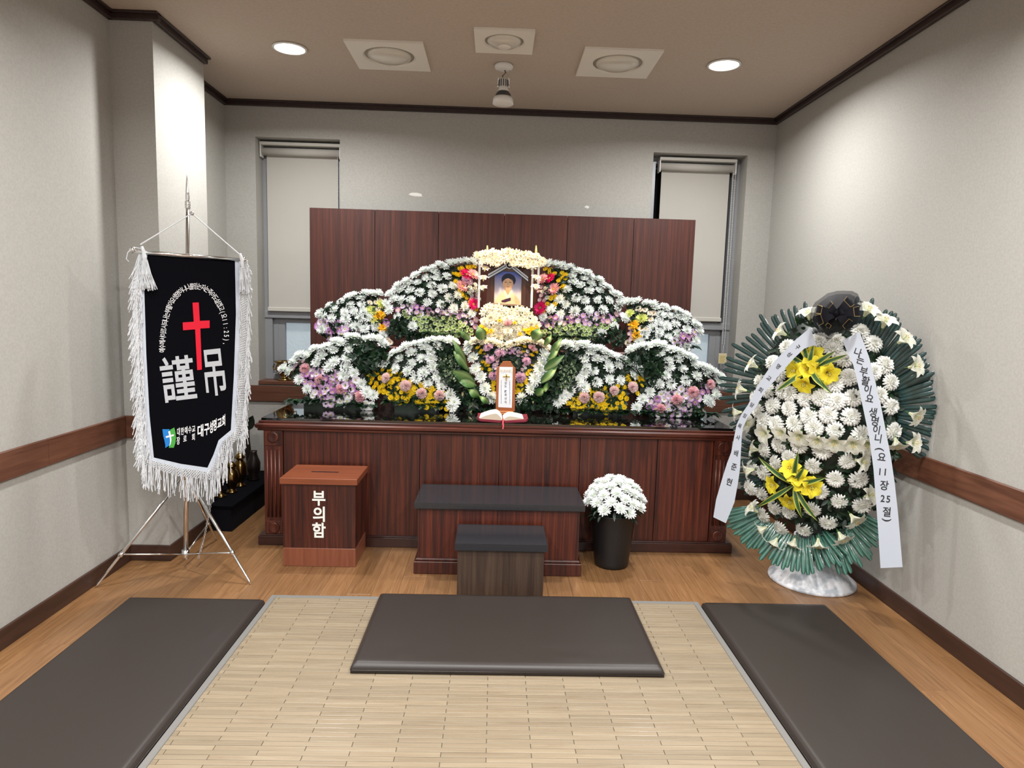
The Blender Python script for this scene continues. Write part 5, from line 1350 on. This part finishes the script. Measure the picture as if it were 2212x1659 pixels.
# bar, cord and tassels
MB().tube([s5(75, 392, .006), s5(632, 436, .006)], .0085, 14).build('cross_bar', 'chrome', bn, True)
for q, nm in ((s5(82, 386, .006), 'bar_end'), (s5(628, 434, .006), 'bar_end')):
    MB().lathe([(0, -.016), (.010, -.012), (.016, 0), (.010, .012), (0, .016)], 14, Matrix.Translation(q) @ Matrix.Rotation(PI/2, 4, 'Y')).build(nm, 'chrome', bn, True)
pk = s5(374, 207, .008); pk.y = min(pk.y, ptop.y-.013)
MB().tube([s5(120, 360, .012), pk], .0032, 6).build('hanging_cord', 'cord_white', bn); MB().tube([pk, s5(604, 405, .012)], .0032, 6).build('hanging_cord', 'cord_white', bn)
MB().lathe([(0, -.010), (.009, -.006), (.011, 0), (.008, .008), (0, .010)], 10, Matrix.Translation(pk)).build('cord_knot', 'chrome', bn, True)
MB().tube([s5(130, 380, .014), s5(85, 372, .014), s5(58, 400, .014), s5(52, 430, .014), s5(64, 443, .014)], .0022, 5).build('cord_end', 'cord_white', bn)
for x, y, w, L, lean in ((136,390,26,170,30),(617,425,22,150,6)):
    tb = MB(); top_ = s5(x, y, .016); nk = s5(x+3, y+28, .016)
    tb.tube([s5(x-8, y-22, .016), top_, nk, s5(x+6, y+52, .016)], [.006, .008, .010, .013], 10)
    tt = tb.build('tassel', 'cord_white', bn, True)
    ts_ = MB()
    for i in range(56):
        u = rr.uniform(-1, 1); ts_.tube([s5(x+6+u*w*.5, y+46, .010+rr.uniform(0, .022)), s5(x+8+u*w*.9+lean*.2, y+46+L*.4, .010+rr.uniform(0, .026)), s5(x+10+u*w*1.15+lean*rr.uniform(.3, 1.3), y+46+L*rr.uniform(.72, .9), .010+rr.uniform(0, .026))], .0018, 4)
    stuff(ts_.build('tassel_strands', 'cord_white', tt))
# lettering and cross
s3 = lambda x, y, o=.0022: Sp(330+x/5.184, 560+y/5.184, o)
s8 = lambda x, y, o=.0022: Sp(320+x/10.37, 860+y/10.37, o)
ARC = [(105,1035),(108,920),(122,800),(140,685),(165,585),(205,485),(262,405),(330,342),(410,308),(500,300),(590,325),(658,378),(718,455),(768,548),(802,650),(824,770),(828,880),(818,960)]
g = MB(); NC = len(BANNER_ARC)
for i, ch in enumerate(BANNER_ARC):
    f = (i+.3)/(NC-.4); a = along(ARC, f); a2 = along(ARC, min(1, f+.01)); a1 = along(ARC, max(0, f-.01))
    tx, ty = a2[0]-a1[0], a2[1]-a1[1]; L = math.hypot(tx, ty); tx, ty = tx/L, ty/L
    put_glyph(g, ch, 'l', lambda gx, gy: s3(a[0]+tx*gx*56+ty*gy*78, a[1]+ty*gx*56-tx*gy*78))
g.build('verse_lettering', 'white_thread', cloth)
b = MB(); PC = [(445,487),(515,483),(527,690),(637,685),(637,770),(533,776),(550,1236),(498,1242),(474,785),(340,796),(335,708),(459,700)]
vs = [s3(x, y, .004) for x, y in PC] + [s3(x, y, .0005) for x, y in PC]; n = 12
b.add(vs, [(0, 1, 2, 8, 11), (2, 3, 4, 5), (5, 6, 7, 8), (8, 9, 10, 11), (2, 5, 8)] + [(i, n+i, n+(i+1) % n, (i+1) % n) for i in range(n)]).build('red_cross', 'red_felt', cloth)
g = MB()
for ch, x, y, w, h, rot in (('謹',285,1352,400,540,7),('吊',690,1265,285,580,6)):
    a = math.radians(rot); c_, s2 = math.cos(a), math.sin(a)
    put_glyph(g, ch, 'r', lambda gx, gy: s3(x+gx*c_*w-gy*s2*h, y-(gx*s2*w+gy*c_*h), .003))
g.build('large_lettering', 'silver_thread', cloth)
g = MB()
for ch, x, y, w, h, sh in (('대',680,755,82,185,-.16),('한',768,742,82,180,-.16),('예',850,722,82,180,-.16),('수',935,705,88,180,-.16),('교',1018,690,92,170,-.18),('장',675,955,84,190,-.18),('로',825,910,88,165,-.2),('회',1012,875,84,170,-.25)):
    put_glyph(g, ch, 'r', lambda gx, gy: s8(x+gx*w, y-gy*h+gx*w*sh*1.3))
for ch, x, y, w, h, sh in (('대',1172,735,165,290,-.16),('구',1312,695,130,285,-.22),('성',1413,655,100,285,-.35),('명',1497,605,95,280,-.45),('교',1598,560,118,250,-.38),('회',1690,510,92,265,-.6)):
    put_glyph(g, ch, 'b', lambda gx, gy: s8(x+gx*w, y-gy*h+gx*w*sh*1.2))
g.build('church_lettering', 'white_thread', cloth)
def flatpoly(name, pts, mat, o):
    b = MB(); vs = [s8(x, y, o) for x, y in pts]; b.add(vs, [tuple(range(len(pts)))]); ob = b.build(name, mat, cloth)
    return ob
flatpoly('emblem_blue', [(320,695),(400,698),(475,695),(490,800),(515,900),(500,1000),(470,1060),(385,1118),(385,1050),(365,950),(338,850)], 'logo_blue', .0022)
flatpoly('emblem_green', [(470,745),(500,705),(585,658),(610,760),(625,880),(612,1000),(575,1110),(460,1112),(505,1020),(522,930),(515,850)], 'logo_green', .0024)
flatpoly('emblem_cross_upright', [(448,748),(490,735),(515,860),(522,940),(505,1030),(470,1085),(488,1010),(490,930),(475,850)], 'white_thread', .0028); flatpoly('emblem_cross_bar', [(393,855),(575,808),(578,846),(400,893)], 'white_thread', .0030)
